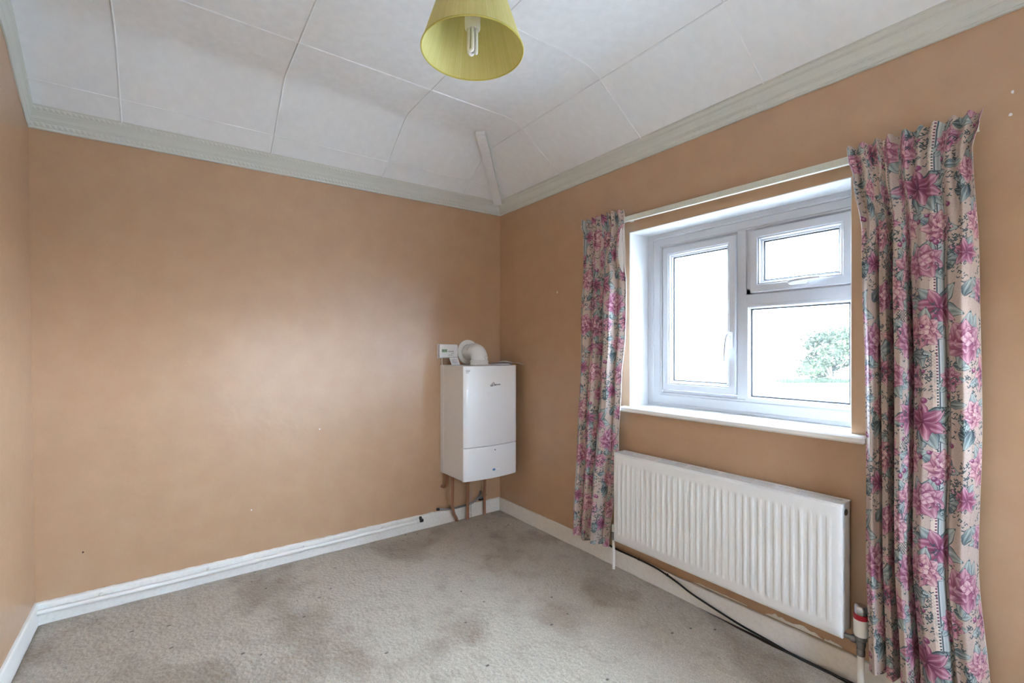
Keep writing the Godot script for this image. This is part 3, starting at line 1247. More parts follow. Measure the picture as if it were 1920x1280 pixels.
	mb.lathe([Vector2(0.0226, 0.107), Vector2(0.0226, 0.124), Vector2(0.018, 0.126)], 28)
	obj("red_band", mb, M.red, v)
	mb = MB.new()
	mb.lathe([Vector2(0.0175, 0.122), Vector2(0.0205, 0.128), Vector2(0.0205, 0.150), Vector2(0.0185, 0.158), Vector2(0.012, 0.161), Vector2(0, 0.1615)], 28)
	obj("chrome_cap", mb, M.chrome, v).set_meta("label", "chrome cap")
	mb = MB.new()
	mb.lathe([Vector2(0.0, -0.030), Vector2(0.0125, -0.030), Vector2(0.0145, -0.026), Vector2(0.0145, -0.008), Vector2(0.0125, -0.005), Vector2(0.0135, 0.0), Vector2(0.0165, 0.012), Vector2(0.0165, 0.026), Vector2(0.0205, 0.030), Vector2(0.0205, 0.045), Vector2(0.015, 0.047)], 8)
	obj("valve_body", mb, M.brass, v)
	mb = MB.new()
	mb.lathe([Vector2(0.008, 0.0), Vector2(0.008, 0.014), Vector2(0.0135, 0.014), Vector2(0.0135, 0.030), Vector2(0.009, 0.031), Vector2(0.009, 0.052)], 12, Transform3D(Basis(Vector3.RIGHT, -PI / 2), Vector3(0.0, 0.022, 0.0)))
	obj("tail", mb, M.brass, v)
	mb = MB.new()
	mb.tube([Vector3(vx, 0.147, vz), Vector3(vx, 0.07, vz), Vector3(vx, -0.01, vz)], 0.0115, 16)
	tag(obj("radiator_pipe", mb, M.gloss_white), "white pipe rising from the floor to the thermostat valve", "pipe", "radiator feed pipes")
	# lockshield at the left end
	var lz := 1.262
	var lx := -0.065
	v = thing("lockshield_valve", "small white capped radiator valve beside the left curtain hem", "radiator valve", Vector3(lx, 0.195, lz))
	mb = MB.new()
	mb.lathe([Vector2(0.0115, 0.026), Vector2(0.0125, 0.03), Vector2(0.0125, 0.060), Vector2(0.009, 0.068), Vector2(0, 0.070)], 18)
	obj("cap", mb, M.gloss_white, v)
	mb = MB.new()
	mb.lathe([Vector2(0.0, -0.022), Vector2(0.010, -0.022), Vector2(0.0118, -0.018), Vector2(0.0118, -0.002), Vector2(0.010, 0.0), Vector2(0.0125, 0.006), Vector2(0.0125, 0.024), Vector2(0.008, 0.027)], 8)
	obj("valve_body", mb, M.brass, v)
	mb = MB.new()
	mb.lathe([Vector2(0.007, 0.0), Vector2(0.007, 0.012), Vector2(0.011, 0.012), Vector2(0.011, 0.024), Vector2(0.008, 0.025), Vector2(0.008, 0.046)], 12, Transform3D(Basis(Vector3.RIGHT, PI / 2), Vector3(0.0, 0.012, 0.0)))
	obj("tail", mb, M.brass, v)
	mb = MB.new()
	mb.tube([Vector3(lx, 0.175, lz), Vector3(lx, 0.09, lz), Vector3(lx, -0.01, lz)], 0.0085, 14)
	tag(obj("radiator_pipe", mb, M.gloss_white), "thin white pipe rising from the floor to the small capped valve", "pipe", "radiator feed pipes")


# ------------------------------------------------------------------ curtains
func curtain(label: String, ytop: float, ybot: float, left: Array, right: Array, folds: Array, gathers: int, header: float, base: float, lining_out: Array, uoff: float, voff: float, side_right: bool):
	var c := thing("curtain", label, "curtain", Vector3(0, 0, 0), "floral curtains at the window")
	var nu := 220
	var nv := 90
	var r := RandomNumberGenerator.new()
	r.seed = 13 + gathers
	var gph := []
	for k in gathers + 2: gph.append(r.randf_range(0.6, 1.4))
	var fold := func(s: float) -> float: return ease_at(folds, s) * 1.7
	var gather := func(s: float) -> float:
		var q: float = s * gathers
		var k := int(q)
		return 0.024 + 0.011 * gph[k] * sin(TAU * (q + 0.12 * sin(q * 2.3)))
	var depth := func(s: float, y: float) -> float:
		var a: float = smoothstep(0.0, 1.0, clamp((ytop - header * 0.8 - y) / 0.55, 0.0, 1.0))
		var d: float = lerp(gather.call(s), fold.call(s), a)
		# the heading tape pinches the cloth
		var tape: float = exp(-pow((y - (ytop - header)) / 0.016, 2.0))
		d = lerp(d, 0.018 + (d - 0.018) * 0.75, tape)
		d += 0.006 * sin(y * 5.0 + s * 9.0) * a
		return base + d
	# arc length along the middle
	var arc := [0.0]
	var ym := ybot + 0.45
	for i in range(1, nu + 1):
		var s0 := float(i - 1) / nu
		var s1 := float(i) / nu
		var dz: float = (line_at(right, -ym) - line_at(left, -ym)) / nu
		var dx: float = fold.call(s1) - fold.call(s0)
		arc.append(arc[-1] + sqrt(dz * dz + dx * dx))
	var yv := func(j: int, s: float) -> float:
		var t := float(j) / nv
		t = t * 0.7 + t * t * 0.3
		var wave: float = 0.006 * sin(s * gathers * TAU) * (1.0 - smoothstep(0.0, 0.08, t)) + 0.006 * sin(s * 11.0) * smoothstep(0.9, 1.0, t)
		return lerp(ytop, ybot, t) + wave
	var pos := func(i: int, j: int, off: float, ext: float) -> Vector3:
		var s := float(i) / nu
		var y: float = yv.call(j, s)
		var zl: float = ease_at(left, -y)
		var zr: float = ease_at(right, -y) + ext * ease_at(lining_out, -y) * smoothstep(0.86, 1.0, s)
		return Vector3(-depth.call(s, y) + off, y, lerp(zl, zr, s))
	var mb := MB.new(true)
	mb.grid(nu, nv, func(i, j): return pos.call(i, j, 0.0, 0.0), func(i, j): return Vector2(uoff + arc[i] / 0.6, voff - yv.call(j, float(i) / nu) / 0.8))
	obj("cloth", mb, M.curtain, c)
	# white lining a few millimetres behind, closed to the cloth along the edges
	mb = MB.new(true)
	mb.grid(nu, nv, func(i, j): return pos.call(i, j, 0.0035, 1.0), null, true)
	for i in [0, nu]:
		mb.smooth()
		for j in nv:
			mb.quad(pos.call(i, j, 0.0, 0.0), pos.call(i, j + 1, 0.0, 0.0), pos.call(i, j + 1, 0.0035, 1.0), pos.call(i, j, 0.0035, 1.0))
	obj("lining", mb, M.lining, c)
	# heading tape and hooks at the back
	mb = MB.new()
	mb.grid(nu, 1, func(i, j):
		var s := float(i) / nu
		var y: float = ytop - header + 0.012 - 0.024 * j
		return Vector3(-depth.call(s, y) + 0.0045, y, lerp(ease_at(left, -y), ease_at(right, -y), s)), null, true)
	obj("heading_tape", mb, M.lining, c)
	return c


func build_curtains():
	# rail with a raised key pattern
	var r := thing("curtain_rail", "cream curtain rail with key pattern across the top of the window", "curtain rail", Vector3(-0.04, 2.04, 1.9))
	var mb := MB.new()
	var tilt := Transform3D(Basis(Vector3.RIGHT, 0.0148), Vector3.ZERO)
	mb.box(Vector3(-0.012, -0.013, -0.88), Vector3(-0.002, 0.013, 0.90), 0.0015, tilt)
	mb.box(Vector3(-0.0135, -0.0165, -0.88), Vector3(0.006, -0.0125, 0.90), 0.001, tilt)
	mb.box(Vector3(-0.004, 0.009, -0.88), Vector3(0.006, 0.013, 0.90), 0.001, tilt)
	obj("rail", mb, M.rail, r)
	mb = MB.new()
	var p := 0.027
	for k in 44:
		var z := -0.62 + k * p
		var bar := func(a, b, cc, d): mb.box(Vector3(-0.0132, a, z + b), Vector3(-0.0115, cc, z + d), 0.0003, tilt)
		bar.call(0.0075, 0.0, 0.0095, 0.021)
		bar.call(-0.0085, 0.0, 0.0095, 0.0022)
		bar.call(-0.0085, 0.0188, 0.0095, 0.021)
		bar.call(-0.0085, 0.0075, -0.0065, 0.027)
		bar.call(-0.0085, 0.0075, 0.0035, 0.0097)
		bar.call(0.0015, 0.0075, 0.0035, 0.0145)
	obj("key_pattern", mb, M.rail, r)
	for z in [-0.55, 0.0, 0.58]:
		mb = MB.new()
		mb.box(Vector3(-0.004, -0.004, z - 0.012), Vector3(0.0395, 0.007, z + 0.012), 0.002)
		obj("bracket", mb, M.rail, r)
	# right curtain; (-y, z) outlines of both edges
	var left := [Vector2(-2.062, 2.440), Vector2(-2.03, 2.443), Vector2(-1.955, 2.460), Vector2(-1.72, 2.488), Vector2(-1.2, 2.500), Vector2(-0.6, 2.503), Vector2(-0.12, 2.514)]
	var right := [Vector2(-2.07, 2.815), Vector2(-2.03, 2.806), Vector2(-1.955, 2.790), Vector2(-1.6, 2.802), Vector2(-1.05, 2.810), Vector2(-0.6, 2.800), Vector2(-0.12, 2.830)]
	var folds := [Vector2(0, 0.006), Vector2(0.03, 0.034), Vector2(0.10, 0.046), Vector2(0.145, 0.030), Vector2(0.165, 0.010), Vector2(0.19, 0.034), Vector2(0.25, 0.040), Vector2(0.285, 0.002), Vector2(0.315, 0.012), Vector2(0.34, 0.056), Vector2(0.40, 0.062), Vector2(0.435, 0.046), Vector2(0.455, 0.012), Vector2(0.49, 0.036), Vector2(0.58, 0.052), Vector2(0.68, 0.050), Vector2(0.74, 0.040), Vector2(0.765, 0.028), Vector2(0.80, 0.042), Vector2(0.90, 0.050), Vector2(0.96, 0.034), Vector2(1.0, 0.004)]
	curtain("pink and grey floral curtain hanging right of the window, gathered at its top", 2.066, 0.118, left, right, folds, 9, 0.095, 0.052, [Vector2(-3, 0), Vector2(0, 0)], 0.12, 0.0, true)
	left = [Vector2(-2.115, 1.020), Vector2(-2.06, 1.014), Vector2(-2.01, 1.034), Vector2(-1.34, 1.023), Vector2(-0.70, 0.980), Vector2(-0.12, 0.955)]
	right = [Vector2(-2.115, 1.340), Vector2(-2.05, 1.352), Vector2(-1.95, 1.338), Vector2(-1.85, 1.325), Vector2(-1.70, 1.352), Vector2(-1.40, 1.350), Vector2(-1.10, 1.325), Vector2(-0.73, 1.300), Vector2(-0.5, 1.262), Vector2(-0.12, 1.225)]
	folds = [Vector2(0, 0.004), Vector2(0.05, 0.030), Vector2(0.14, 0.040), Vector2(0.22, 0.024), Vector2(0.26, 0.010), Vector2(0.33, 0.036), Vector2(0.42, 0.042), Vector2(0.50, 0.022), Vector2(0.54, 0.008), Vector2(0.60, 0.034), Vector2(0.70, 0.046), Vector2(0.78, 0.040), Vector2(0.84, 0.008), Vector2(0.90, 0.016), Vector2(1.0, 0.006)]
	curtain("pink and grey floral curtain hanging left of the window, nearest the boiler", 2.098, 0.122, left, right, folds, 8, 0.080, 0.056, [Vector2(-2.02, 0.0), Vector2(-1.95, 0.014), Vector2(-1.85, 0.030), Vector2(-1.72, 0.004), Vector2(-1.5, 0.0)], 0.55, 0.3, false)


# ------------------------------------------------------------------ boiler and flue
func build_boiler():
	var x0 := -0.545
	var x1 := -0.091
	var W := x1 - x0
	var y0 := 0.379
	var H := 0.798
	var b := thing("boiler", "white wall hung combination boiler in the corner left of the curtain", "boiler", Vector3((x0 + x1) / 2, y0, 0))
	var hw := W / 2
	var mb := MB.new()
	mb.box(Vector3(-hw, 0.0, 0.001), Vector3(hw, H, 0.050), 0.003)
	obj("back_frame", mb, M.boiler_side, b)
	mb = MB.new()
	mb.box(Vector3(-hw + 0.0005, 0.001, 0.0525), Vector3(hw - 0.0005, H - 0.001, 0.325), 0.004)
	obj("casing", mb, M.boiler_side, b)
	var seam := 0.2305
	var front := func(ya: float, yb: float) -> MB:
		var f := MB.new()
		var n := 28
		var zf := func(s: float) -> float:      # bowed front with softly rounded edges
			var e: float = min(s, 1.0 - s) * W
			return 0.347 + 0.026 * (1.0 - pow(2.0 * s - 1.0, 2.0)) - 0.010 * pow(1.0 - clamp(e / 0.012, 0, 1), 2.0)
		var ys := [yb, yb - 0.002, yb - 0.006, ya + 0.006, ya + 0.002, ya]
		var inx := [0.006, 0.002, 0.0, 0.0, 0.002, 0.006]
		f.grid(n, 5, func(i, j):
			var s := float(i) / n
			return Vector3(-hw + s * W, ys[j], zf.call(s) - inx[j]))
		f.flat()
		for i in n:
			var s := float(i) / n
			var t := float(i + 1) / n
			var a := Vector3(-hw + s * W, yb, zf.call(s) - 0.006)
			var c := Vector3(-hw + t * W, yb, zf.call(t) - 0.006)
			f.quad(Vector3(a.x, yb, 0.32), Vector3(c.x, yb, 0.32), c, a)
			f.quad(Vector3(a.x, ya, a.z), Vector3(c.x, ya, c.z), Vector3(c.x, ya, 0.32), Vector3(a.x, ya, 0.32))
		f.quad(Vector3(-hw, yb, 0.32), Vector3(-hw, yb, zf.call(0.0)), Vector3(-hw, ya, zf.call(0.0)), Vector3(-hw, ya, 0.32))
		f.quad(Vector3(hw, yb, zf.call(1.0)), Vector3(hw, yb, 0.32), Vector3(hw, ya, 0.32), Vector3(hw, ya, zf.call(1.0)))
		return f
	obj("door_panel", front.call(seam + 0.0018, H), M.boiler, b)
	obj("control_flap", front.call(0.0, seam - 0.0018), M.boiler, b)
	# badge: arched emblem with lettering
	var zl := func(x: float) -> float: return 0.347 + 0.026 * (1.0 - pow(x / hw, 2.0))
	mb = MB.new()
	var ly := 1.043 - y0
	var lx := -0.345 - (x0 + x1) / 2
	for s in [[Vector2(0, -0.006), Vector2(0.010, -0.002), Vector2(0.020, 0.010), Vector2(0.027, 0.0145), Vector2(0.033, 0.008), Vector2(0.040, -0.006)], [Vector2(0.006, -0.008), Vector2(0.014, -0.006), Vector2(0.022, 0.003)]]:
		var pts := []
		for q in spline(s, 6): pts.append(Vector3(lx + q.x, ly + q.y, zl.call(lx + q.x) + 0.0004))
		mb.tube(pts, 0.0022, 6)
	obj("emblem", mb, M.logo, b)
	var tm := TextMesh.new()
	tm.text = "WORCESTER"
	var sf := SystemFont.new()
	sf.font_names = PackedStringArray(["Droid Sans"])
	sf.font_weight = 700
	tm.font = sf
	tm.font_size = 24
	tm.pixel_size = 0.011 / 24.0
	tm.depth = 0.001
	tm.horizontal_alignment = HORIZONTAL_ALIGNMENT_LEFT
	tm.vertical_alignment = VERTICAL_ALIGNMENT_CENTER
	var te := obj("lettering", tm, M.logo, b)
	te.position = Vector3(lx + 0.036, ly - 0.0005, zl.call(lx + 0.036) + 0.0012)
	te.rotation.y = 0.045
	te.scale = Vector3(0.82, 1, 1)
	# blue indicator and small lock on the flap
	mb = MB.new()
	var bx := -0.313 - (x0 + x1) / 2
	mb.lathe([Vector2(0.0, 0.004), Vector2(0.006, 0.004), Vector2(0.0095, 0.002), Vector2(0.010, 0.0)], 20, Transform3D(Basis(Vector3.RIGHT, PI / 2).scaled(Vector3(1.25, 0.8, 1)), Vector3(bx, 0.440 - y0, zl.call(bx))))
	obj("indicator", mb, M.blue, b).set_meta("label", "small blue indicator")
	mb = MB.new()
	mb.box(Vector3(bx + 0.012, 0.432 - y0, zl.call(bx) - 0.002), Vector3(bx + 0.052, 0.444 - y0, zl.call(bx + 0.03) + 0.002), 0.002)
	obj("finger_grip", mb, M.paper, b)
	mb = MB.new()
	mb.lathe([Vector2(0.0, 0.0015), Vector2(0.004, 0.0015), Vector2(0.005, 0.0)], 14, Transform3D(Basis(Vector3.RIGHT, PI / 2), Vector3(-0.303 - (x0 + x1) / 2, 0.579 - y0, zl.call(0.0))))
	obj("screw", mb, M.grey_text, b)
	mb = MB.new()
	for k in 3:
		mb.box(Vector3(-hw + 0.012, H - 0.030 - k * 0.008, 0.3525), Vector3(-hw + 0.05 - 0.008 * k, H - 0.028 - k * 0.008, 0.3565), 0.0)
	obj("small_print", mb, M.grey_text, b)
	# flue: adapter, elbow, horizontal pipe, wall collar
	var fx := -0.305
	var fz := 0.165
	var ft := y0 + H
	var f := thing("flue", "white round flue pipe bending from the boiler top to a wall collar", "flue pipe", Vector3(fx, ft, fz))
	mb = MB.new()
	mb.lathe([Vector2(0.072, 0.0), Vector2(0.072, 0.006), Vector2(0.0675, 0.010), Vector2(0.0665, 0.020), Vector2(0.069, 0.023), Vector2(0.069, 0.032), Vector2(0.063, 0.036)], 36)
	obj("adapter", mb, M.flue, f)
	mb = MB.new()
	var pts := []
	pts.append(Vector3(0, 0.025, 0))
	var R := 0.048
	for k in 13:
		var a := PI / 2 * k / 12.0
		pts.append(Vector3(0, 0.047 + R * sin(a), -R + R * cos(a)))
	pts.append(Vector3(0, 0.047 + R, -R - 0.02))
	mb.tube(pts, 0.0625, 32)
	obj("elbow", mb, M.flue, f)
	mb = MB.new()
	mb.lathe([Vector2(0.066, 0.0), Vector2(0.0675, 0.002), Vector2(0.0675, 0.016), Vector2(0.062, 0.018)], 36, Transform3D(Basis(Vector3.RIGHT, -PI / 2), Vector3(0, 0.047 + R, -R - 0.006)))
	mb.tube([Vector3(0, 0.047 + R, -R - 0.015), Vector3(0, 0.047 + R, -fz + 0.002)], 0.055, 32)
	obj("flue_duct", mb, M.flue, f)
	mb = MB.new()
	mb.lathe([Vector2(0.055, 0.010), Vector2(0.060, 0.010), Vector2(0.062, 0.007), Vector2(0.088, 0.009), Vector2(0.094, 0.008), Vector2(0.096, 0.001)], 40, Transform3D(Basis(Vector3.RIGHT, PI / 2), Vector3(0, 0.047 + R, -fz)))
	obj("wall_collar", mb, M.flue, f)
	mb = MB.new()
	mb.lathe([Vector2(0.0, 0.003), Vector2(0.0085, 0.004), Vector2(0.0105, 0.008), Vector2(0.0135, 0.008), Vector2(0.0145, 0.0)], 24, Transform3D(Basis(Vector3(0, 0, 1), -0.25) * Basis(Vector3.RIGHT, PI / 2 - 0.12), Vector3(0.020, 0.058, 0.0565)))
	obj("test_cap", mb, M.flue, f)
	for k in 3:
		mb = MB.new()
		var a := 0.25 + k * 0.16
		mb.lathe([Vector2(0.0, 0.0025), Vector2(0.0022, 0.002), Vector2(0.0026, 0.0)], 8, Transform3D(Basis(Vector3(0, 0, 1), PI / 2 - a), Vector3(-0.0668 * cos(a), 0.047 + R + 0.0668 * sin(a), -R - 0.016)))
		obj("screw", mb, M.grey_text, f)
	# timer on the wall
	var t := thing("heating_timer", "white heating timer with small green screen on the wall beside the flue collar", "timer", Vector3(-0.487, 1.2325, 0))
	mb = MB.new()
	mb.box(Vector3(-0.079, 0.0, 0.006), Vector3(0.075, 0.0985, 0.032), 0.004)
	obj("housing", mb, M.boiler, t)
	mb = MB.new()
	mb.box(Vector3(-0.083, -0.003, 0.0), Vector3(0.072, 0.100, 0.0065), 0.002)
	obj("backplate", mb, M.boiler_side, t)
	mb = MB.new()
	mb.box(Vector3(-0.062, 0.040, 0.0315), Vector3(-0.016, 0.062, 0.0328), 0.0005)
	obj("screen", mb, M.lcd, t)
	mb = MB.new()
	for k in 2:
		mb.box(Vector3(-0.050 + k * 0.019, 0.047, 0.0327), Vector3(-0.044 + k * 0.019, 0.057, 0.0331), 0.0)
	obj("digits", mb, M.grey_text, t)
	for k in 3:
		mb = MB.new()
		mb.lathe([Vector2(0.0, 0.003), Vector2(0.0036, 0.0028), Vector2(0.0042, 0.0)], 12, Transform3D(Basis(Vector3.RIGHT, PI / 2), Vector3(0.0 + k * 0.016, 0.046, 0.0318)))
		obj("button", mb, M.grey_text, t)
	mb = MB.new()
	for q in [[0.024, 0.030, 0.04], [0.016, 0.018, 0.03], [0.0, 0.018, 0.012]]:
		mb.box(Vector3(q[0] - 0.008, q[1], 0.0318), Vector3(q[2], q[1] + 0.0025, 0.0324), 0.0)
	obj("small_print", mb, M.grey_text, t)
	# white flex from timer down to the boiler
	mb = MB.new()
	mb.tube(spline([Vector3(-0.540, 1.236, 0.020), Vector3(-0.538, 1.20, 0.016), Vector3(-0.537, 1.165, 0.02)], 6), 0.0035, 8)
	tag(obj("timer_flex", mb, M.gloss_white), "short white flex from the timer down to the boiler", "cable")
	# folded leaflet leaning under the timer
	var pg := thing("leaflet", "small white printed leaflet leaning on the boiler top under the timer", "leaflet", Vector3(-0.462, ft + 0.001, 0.09))
	mb = MB.new()
	var xf := Transform3D(Basis(Vector3.RIGHT, -0.62), Vector3.ZERO)
	mb.box(Vector3(-0.036, 0.0, -0.001), Vector3(0.036, 0.068, 0.001), 0.0004, xf)
	obj("page", mb, M.paper, pg)
	mb = MB.new()
	for k in 4:
		mb.box(Vector3(-0.024, 0.018 + k * 0.009, 0.001), Vector3(0.012 + 0.012 * sin(k * 2.4), 0.0195 + k * 0.009, 0.0013), 0.0, xf)
	obj("printed_lines", mb, M.grey_text, pg)
	# booklets on top
	mb = MB.new()
	var bk := thing("manual_booklet", "dark navy booklet lying on the boiler top right of the flue", "booklet", Vector3(-0.150, ft + 0.001, 0.232))
	xf = Transform3D(Basis(Vector3.UP, -0.785), Vector3.ZERO)
	mb.box(Vector3(-0.072, 0.0, -0.055), Vector3(0.075, 0.002, 0.055), 0.0005, xf)
	mb.box(Vector3(-0.072, 0.010, -0.055), Vector3(0.075, 0.012, 0.055), 0.0005, xf)
	obj("cover", mb, M.navy, bk)
	mb = MB.new()
	mb.box(Vector3(-0.070, 0.002, -0.053), Vector3(0.072, 0.010, 0.053), 0.0, xf)
	obj("pages", mb, M.paper, bk)
	var sh := thing("paper_sheet", "folded white sheet on the navy booklet overhanging the boiler edge", "paper", Vector3(-0.125, ft + 0.0135, 0.258))
	mb = MB.new()
	var n := 18
	for d in [0.0, 0.003]:
		mb.grid(n, 4, func(i, j):
			var u: float = lerp(-0.085, 0.135, float(i) / n)
			var v: float = j / 4.0
			var lift: float = 0.014 * sin(PI * clamp((u + 0.085) / 0.13, 0.0, 1.0)) * (1.0 - 0.5 * v) - 0.012 * smoothstep(0.07, 0.135, u)
			return Basis(Vector3.UP, -0.785) * Vector3(u, d + lift, lerp(-0.050, 0.000, v)))
	obj("page", mb, M.paper, sh)


func build_pipes():
	var rp := 0.0105
	var add := func(label: String, pts: Array, r: float, mat, cat := "pipe", called := "boiler_pipe", group := "pipes below the boiler"):
		var mb := MB.new()
		mb.tube(spline(pts, 8), r, 14)
		return tag(obj(called, mb, mat), label, cat, group)
	var yb := 0.39
	add.call("short tan painted pipe elbowing into the wall below the boiler's left edge", [Vector3(-0.522, yb, 0.065), Vector3(-0.522, 0.32, 0.065), Vector3(-0.522, 0.295, 0.06), Vector3(-0.528, 0.275, 0.035), Vector3(-0.532, 0.272, -0.01)], 0.0115, M.painted_pipe)
	add.call("tan painted pipe that bends outwards above the carpet below the boiler", [Vector3(-0.493, yb, 0.095), Vector3(-0.493, 0.25, 0.095), Vector3(-0.492, 0.16, 0.092), Vector3(-0.465, 0.075, 0.062), Vector3(-0.432, 0.02, 0.045), Vector3(-0.425, -0.012, 0.043)], 0.0115, M.painted_pipe)
	add.call("straight tan painted pipe crossed by the grey hose, middle of the boiler pipes", [Vector3(-0.352, yb, 0.085), Vector3(-0.350, 0.2, 0.075), Vector3(-0.343, 0.05, 0.058), Vector3(-0.342, -0.012, 0.056)], 0.0115, M.painted_pipe)
	add.call("straight tan painted pipe nearest the room corner below the boiler", [Vector3(-0.198, yb, 0.085), Vector3(-0.192, 0.2, 0.065), Vector3(-0.178, 0.05, 0.042), Vector3(-0.176, -0.012, 0.041)], 0.0105, M.painted_pipe)
	# grey hose lying along the baseboard
	var h := thing("grey_hose", "grey flexible hose sagging along the baseboard behind the boiler pipes", "hose", Vector3(-0.4, 0.1, 0.03))
	var o := h.position
	var pts := []
	for q in [Vector3(-0.578, 0.117, 0.034), Vector3(-0.52, 0.106, 0.040), Vector3(-0.46, 0.1, 0.040), Vector3(-0.40, 0.096, 0.030), Vector3(-0.34, 0.098, 0.030), Vector3(-0.28, 0.112, 0.034), Vector3(-0.24, 0.128, 0.03), Vector3(-0.205, 0.150, 0.018), Vector3(-0.188, 0.172, -0.002)]:
		pts.append(q - o)
	var mb := MB.new()
	mb.tube(spline(pts, 10), 0.0075, 12)
	obj("hose", mb, M.hose, h)
	mb = MB.new()
	mb.tube([Vector3(-0.590, 0.118, 0.030) - o, Vector3(-0.570, 0.116, 0.035) - o], 0.0105, 12)
	obj("end_cap", mb, M.dark, h)
	mb = MB.new()
	pts = []
	for q in [Vector3(-0.255, 0.123, 0.032), Vector3(-0.225, 0.128, 0.026), Vector3(-0.19, 0.126, 0.024), Vector3(-0.14, 0.136, 0.008)]: pts.append(q - o)
	mb.tube(spline(pts, 6), 0.0055, 10)
	obj("branch", mb, M.hose, h)
	mb = MB.new()
	mb.box(Vector3(-0.212, 0.106, 0.001) - o, Vector3(-0.150, 0.117, 0.02) - o, 0.002)
	obj("clip", mb, M.dark, h)
	var thin := [[-0.322, 0.006], [-0.312, -0.004], [-0.305, 0.01]]
	var i := 0
	for t in thin:
		mb = MB.new()
		mb.tube(spline([Vector3(t[0], 0.385, 0.07), Vector3(t[0] + t[1], 0.22, 0.06), Vector3(t[0] - t[1], 0.1, 0.055), Vector3(t[0], -0.008, 0.05 + 0.005 * i)], 6), 0.0012, 6)
		tag(obj("thin_wire", mb, M.hose), ["thin grey wire under the boiler, nearest the straight middle pipe", "thin grey wire under the boiler, middle one of three", "thin grey wire under the boiler, nearest the room corner"][i], "wire", "thin wires under the boiler")
		i += 1
	# white pipe clipped along the back baseboard
	var s := thing("baseboard_pipe", "white pipe running along the back baseboard with a dark valve end", "pipe", Vector3(-1.7, 0.06, 0.034))
	o = s.position
	mb = MB.new()
	pts = [Vector3(-2.674, 0.060, 0.044) - o, Vector3(-2.2, 0.058, 0.044) - o, Vector3(-1.77, 0.062, 0.044) - o, Vector3(-1.2, 0.066, 0.044) - o, Vector3(-0.76, 0.068, 0.044) - o]
	mb.tube(spline(pts, 8), 0.0115, 14)
	obj("pipe_run", mb, M.gloss_white, s)
	mb = MB.new()
	mb.tube([Vector3(-1.79, 0.0618, 0.044) - o, Vector3(-1.755, 0.0621, 0.044) - o], 0.0145, 16)
	obj("coupling", mb, M.gloss_white, s)
	mb = MB.new()
	mb.lathe([Vector2(0.0, 0.0), Vector2(0.014, 0.0), Vector2(0.014, 0.018), Vector2(0.011, 0.02), Vector2(0.011, 0.028), Vector2(0.0145, 0.03), Vector2(0.0145, 0.042), Vector2(0.008, 0.044)], 10, Transform3D(Basis(Vector3(0, 0, 1), -PI / 2), Vector3(-0.78, 0.068, 0.044) - o))
	obj("compression_nut", mb, M.gloss_white, s)
	mb = MB.new()
	mb.lathe([Vector2(0.0, 0.0), Vector2(0.010, 0.0), Vector2(0.010, 0.008), Vector2(0.013, 0.012), Vector2(0.013, 0.030), Vector2(0.007, 0.034), Vector2(0, 0.034)], 10, Transform3D(Basis(Vector3(0, 0, 1), -PI / 2), Vector3(-0.738, 0.0685, 0.044) - o))
	mb.box(Vector3(-0.728, 0.070, 0.024) - o, Vector3(-0.712, 0.094, 0.044) - o, 0.004)
	obj("valve_end", mb, M.dark, s)
	for x in [-2.45, -2.0, -1.5, -1.0]:
		mb = MB.new()
		mb.box(Vector3(x - 0.006, 0.048, 0.018) - o, Vector3(x + 0.006, 0.078, 0.038) - o, 0.002)
		obj("pipe_clip", mb, M.gloss_white, s)


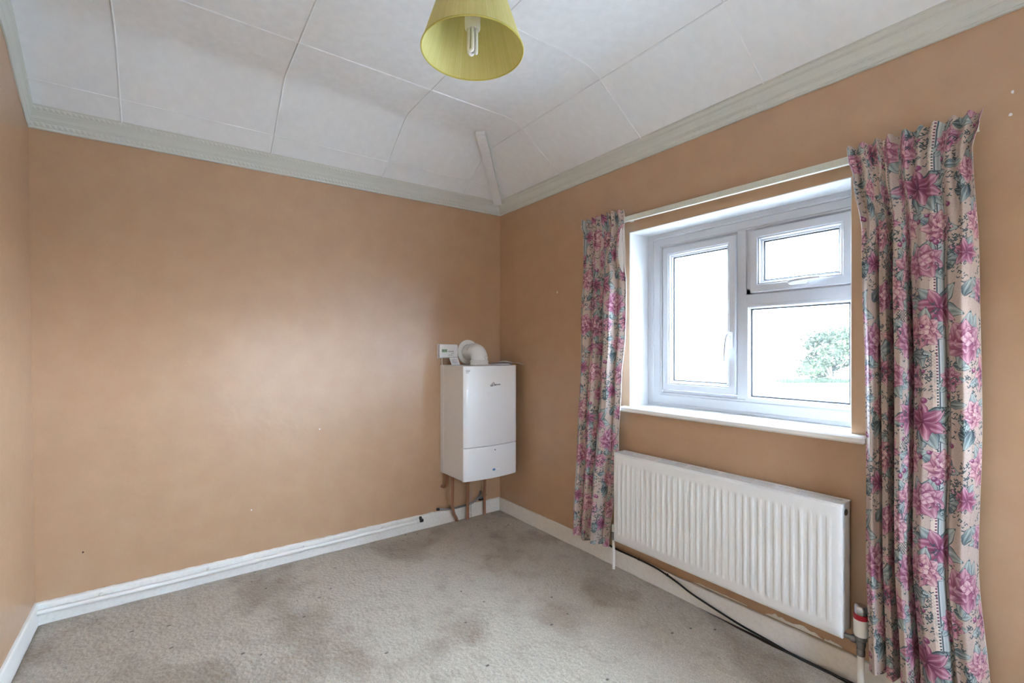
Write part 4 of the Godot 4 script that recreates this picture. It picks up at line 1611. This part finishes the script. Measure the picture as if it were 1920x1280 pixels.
# ------------------------------------------------------------------ lamp
func build_lamp():
	var p := Vector3(-1.472, 2.157, 1.968)
	var l := thing("pendant_lamp", "yellow cone pendant lampshade hanging from the ceiling", "lamp", p)
	var rb := 0.147
	var h := 0.22
	var rt := 0.073
	var mb := MB.new(true)
	var n := 64
	for s in [[0.0, false], [-0.0018, true]]:
		mb.grid(n, 6, func(i, j):
			var a: float = -TAU * i / n
			var v: float = j / 6.0
			var r: float = lerp(rt, rb, v) + s[0]
			return Vector3(cos(a) * r, lerp(h, 0.0, v), sin(a) * r), func(i, j): return Vector2(float(i) / n * 2.0, j / 6.0), s[1])
	obj("lamp_shade", mb, M.shade, l)
	for q in [[rb, 0.0, 0.0022], [rt, h, 0.0022]]:
		mb = MB.new()
		var pts := []
		for k in 65:
			var a := TAU * k / 64
			pts.append(Vector3(cos(a) * (q[0] - 0.0006), q[1], sin(a) * (q[0] - 0.0006)))
		mb.tube(pts, q[2], 8, false)
		obj("rim_ring", mb, M.shade_rim, l)
	for k in 3:
		mb = MB.new()
		var a := TAU * k / 3 + 0.3
		mb.tube([Vector3(cos(a) * 0.018, h - 0.03, sin(a) * 0.018), Vector3(cos(a) * rt, h - 0.002, sin(a) * rt)], 0.0015, 6)
		obj("spider_arm", mb, M.gloss_white, l)
	mb = MB.new()
	mb.lathe([Vector2(0.0, h + 0.012), Vector2(0.008, h + 0.010), Vector2(0.014, h - 0.01), Vector2(0.020, h - 0.026), Vector2(0.020, h - 0.075), Vector2(0.016, h - 0.078), Vector2(0, h - 0.078)], 24)
	obj("bulb_holder", mb, M.bulb_base, l)
	var bulb := Node3D.new()
	bulb.name = "bulb"
	l.add_child(bulb, true)
	mb = MB.new()
	mb.lathe([Vector2(0.0, h - 0.07), Vector2(0.0125, h - 0.07), Vector2(0.0125, h - 0.09), Vector2(0.021, h - 0.098), Vector2(0.0225, h - 0.125), Vector2(0.0225, h - 0.155), Vector2(0.019, h - 0.160), Vector2(0, h - 0.160)], 28)
	obj("base", mb, M.bulb_base, bulb)
	for k in 3:
		var a := TAU * k / 3 + 0.55
		var d := Vector3(cos(a), 0, sin(a))
		var t := Vector3(-d.z, 0, d.x)
		var pts := []
		var top := h - 0.157
		var bot := -0.004
		pts.append(d * 0.0105 + t * 0.0065 + Vector3(0, top, 0))
		pts.append(d * 0.0105 + t * 0.0065 + Vector3(0, bot + 0.0065, 0))
		for m in range(1, 8):
			var b := PI * m / 8.0
			pts.append(d * 0.0105 + t * 0.0065 * cos(b) + Vector3(0, bot + 0.0065 - 0.0065 * sin(b), 0))
		pts.append(d * 0.0105 - t * 0.0065 + Vector3(0, bot + 0.0065, 0))
		pts.append(d * 0.0105 - t * 0.0065 + Vector3(0, top, 0))
		mb = MB.new()
		mb.tube(pts, 0.0052, 12)
		obj("tube", mb, M.bulb, bulb)
	mb = MB.new()
	var cy := ceil_h(p.x, p.z) - p.y
	mb.tube([Vector3(0, h + 0.005, 0), Vector3(0, cy - 0.01, 0)], 0.003, 8)
	obj("flex", mb, M.gloss_white, l)
	mb = MB.new()
	mb.lathe([Vector2(0.006, cy - 0.034), Vector2(0.012, cy - 0.032), Vector2(0.03, cy - 0.024), Vector2(0.042, cy - 0.012), Vector2(0.044, cy)], 28)
	obj("ceiling_rose", mb, M.gloss_white, l)


func build_small_things():
	# black cable drooping from the baseboard top to the floor
	var c := thing("black_cable", "black cable running along the baseboard under the radiator to the carpet", "cable", Vector3(-0.03, 0.05, 1.8))
	var o := c.position
	var pts := []
	for q in [Vector3(-0.012, 0.100, 1.18), Vector3(-0.022, 0.099, 1.26), Vector3(-0.024, 0.100, 1.41), Vector3(-0.026, 0.094, 1.54), Vector3(-0.028, 0.072, 1.66), Vector3(-0.030, 0.046, 1.76), Vector3(-0.034, 0.014, 1.98), Vector3(-0.040, 0.005, 2.13), Vector3(-0.056, 0.003, 2.27), Vector3(-0.052, 0.002, 2.38), Vector3(-0.046, 0.002, 2.5), Vector3(-0.05, 0.002, 2.8), Vector3(-0.045, 0.002, 3.3)]:
		pts.append(q - o)
	var mb := MB.new()
	mb.tube(spline(pts, 10), 0.0048, 8)
	obj("flex", mb, M.black, c)
	for z in [1.41, 1.60]:
		mb = MB.new()
		var y := 0.100 if z < 1.5 else 0.084
		mb.box(Vector3(-0.030, y - 0.006, z - 0.004) - o, Vector3(-0.017, y + 0.006, z + 0.004) - o, 0.002)
		obj("cable_clip", mb, M.dark, c)
	# cream plug left in the wall
	mb = MB.new()
	mb.box(Vector3(-0.004, 1.684, 0.6915), Vector3(0.001, 1.696, 0.6995), 0.0015)
	tag(obj("wall_plug", mb, M.paper), "tiny cream plug left in the tan wall between boiler and curtain", "wall plug")
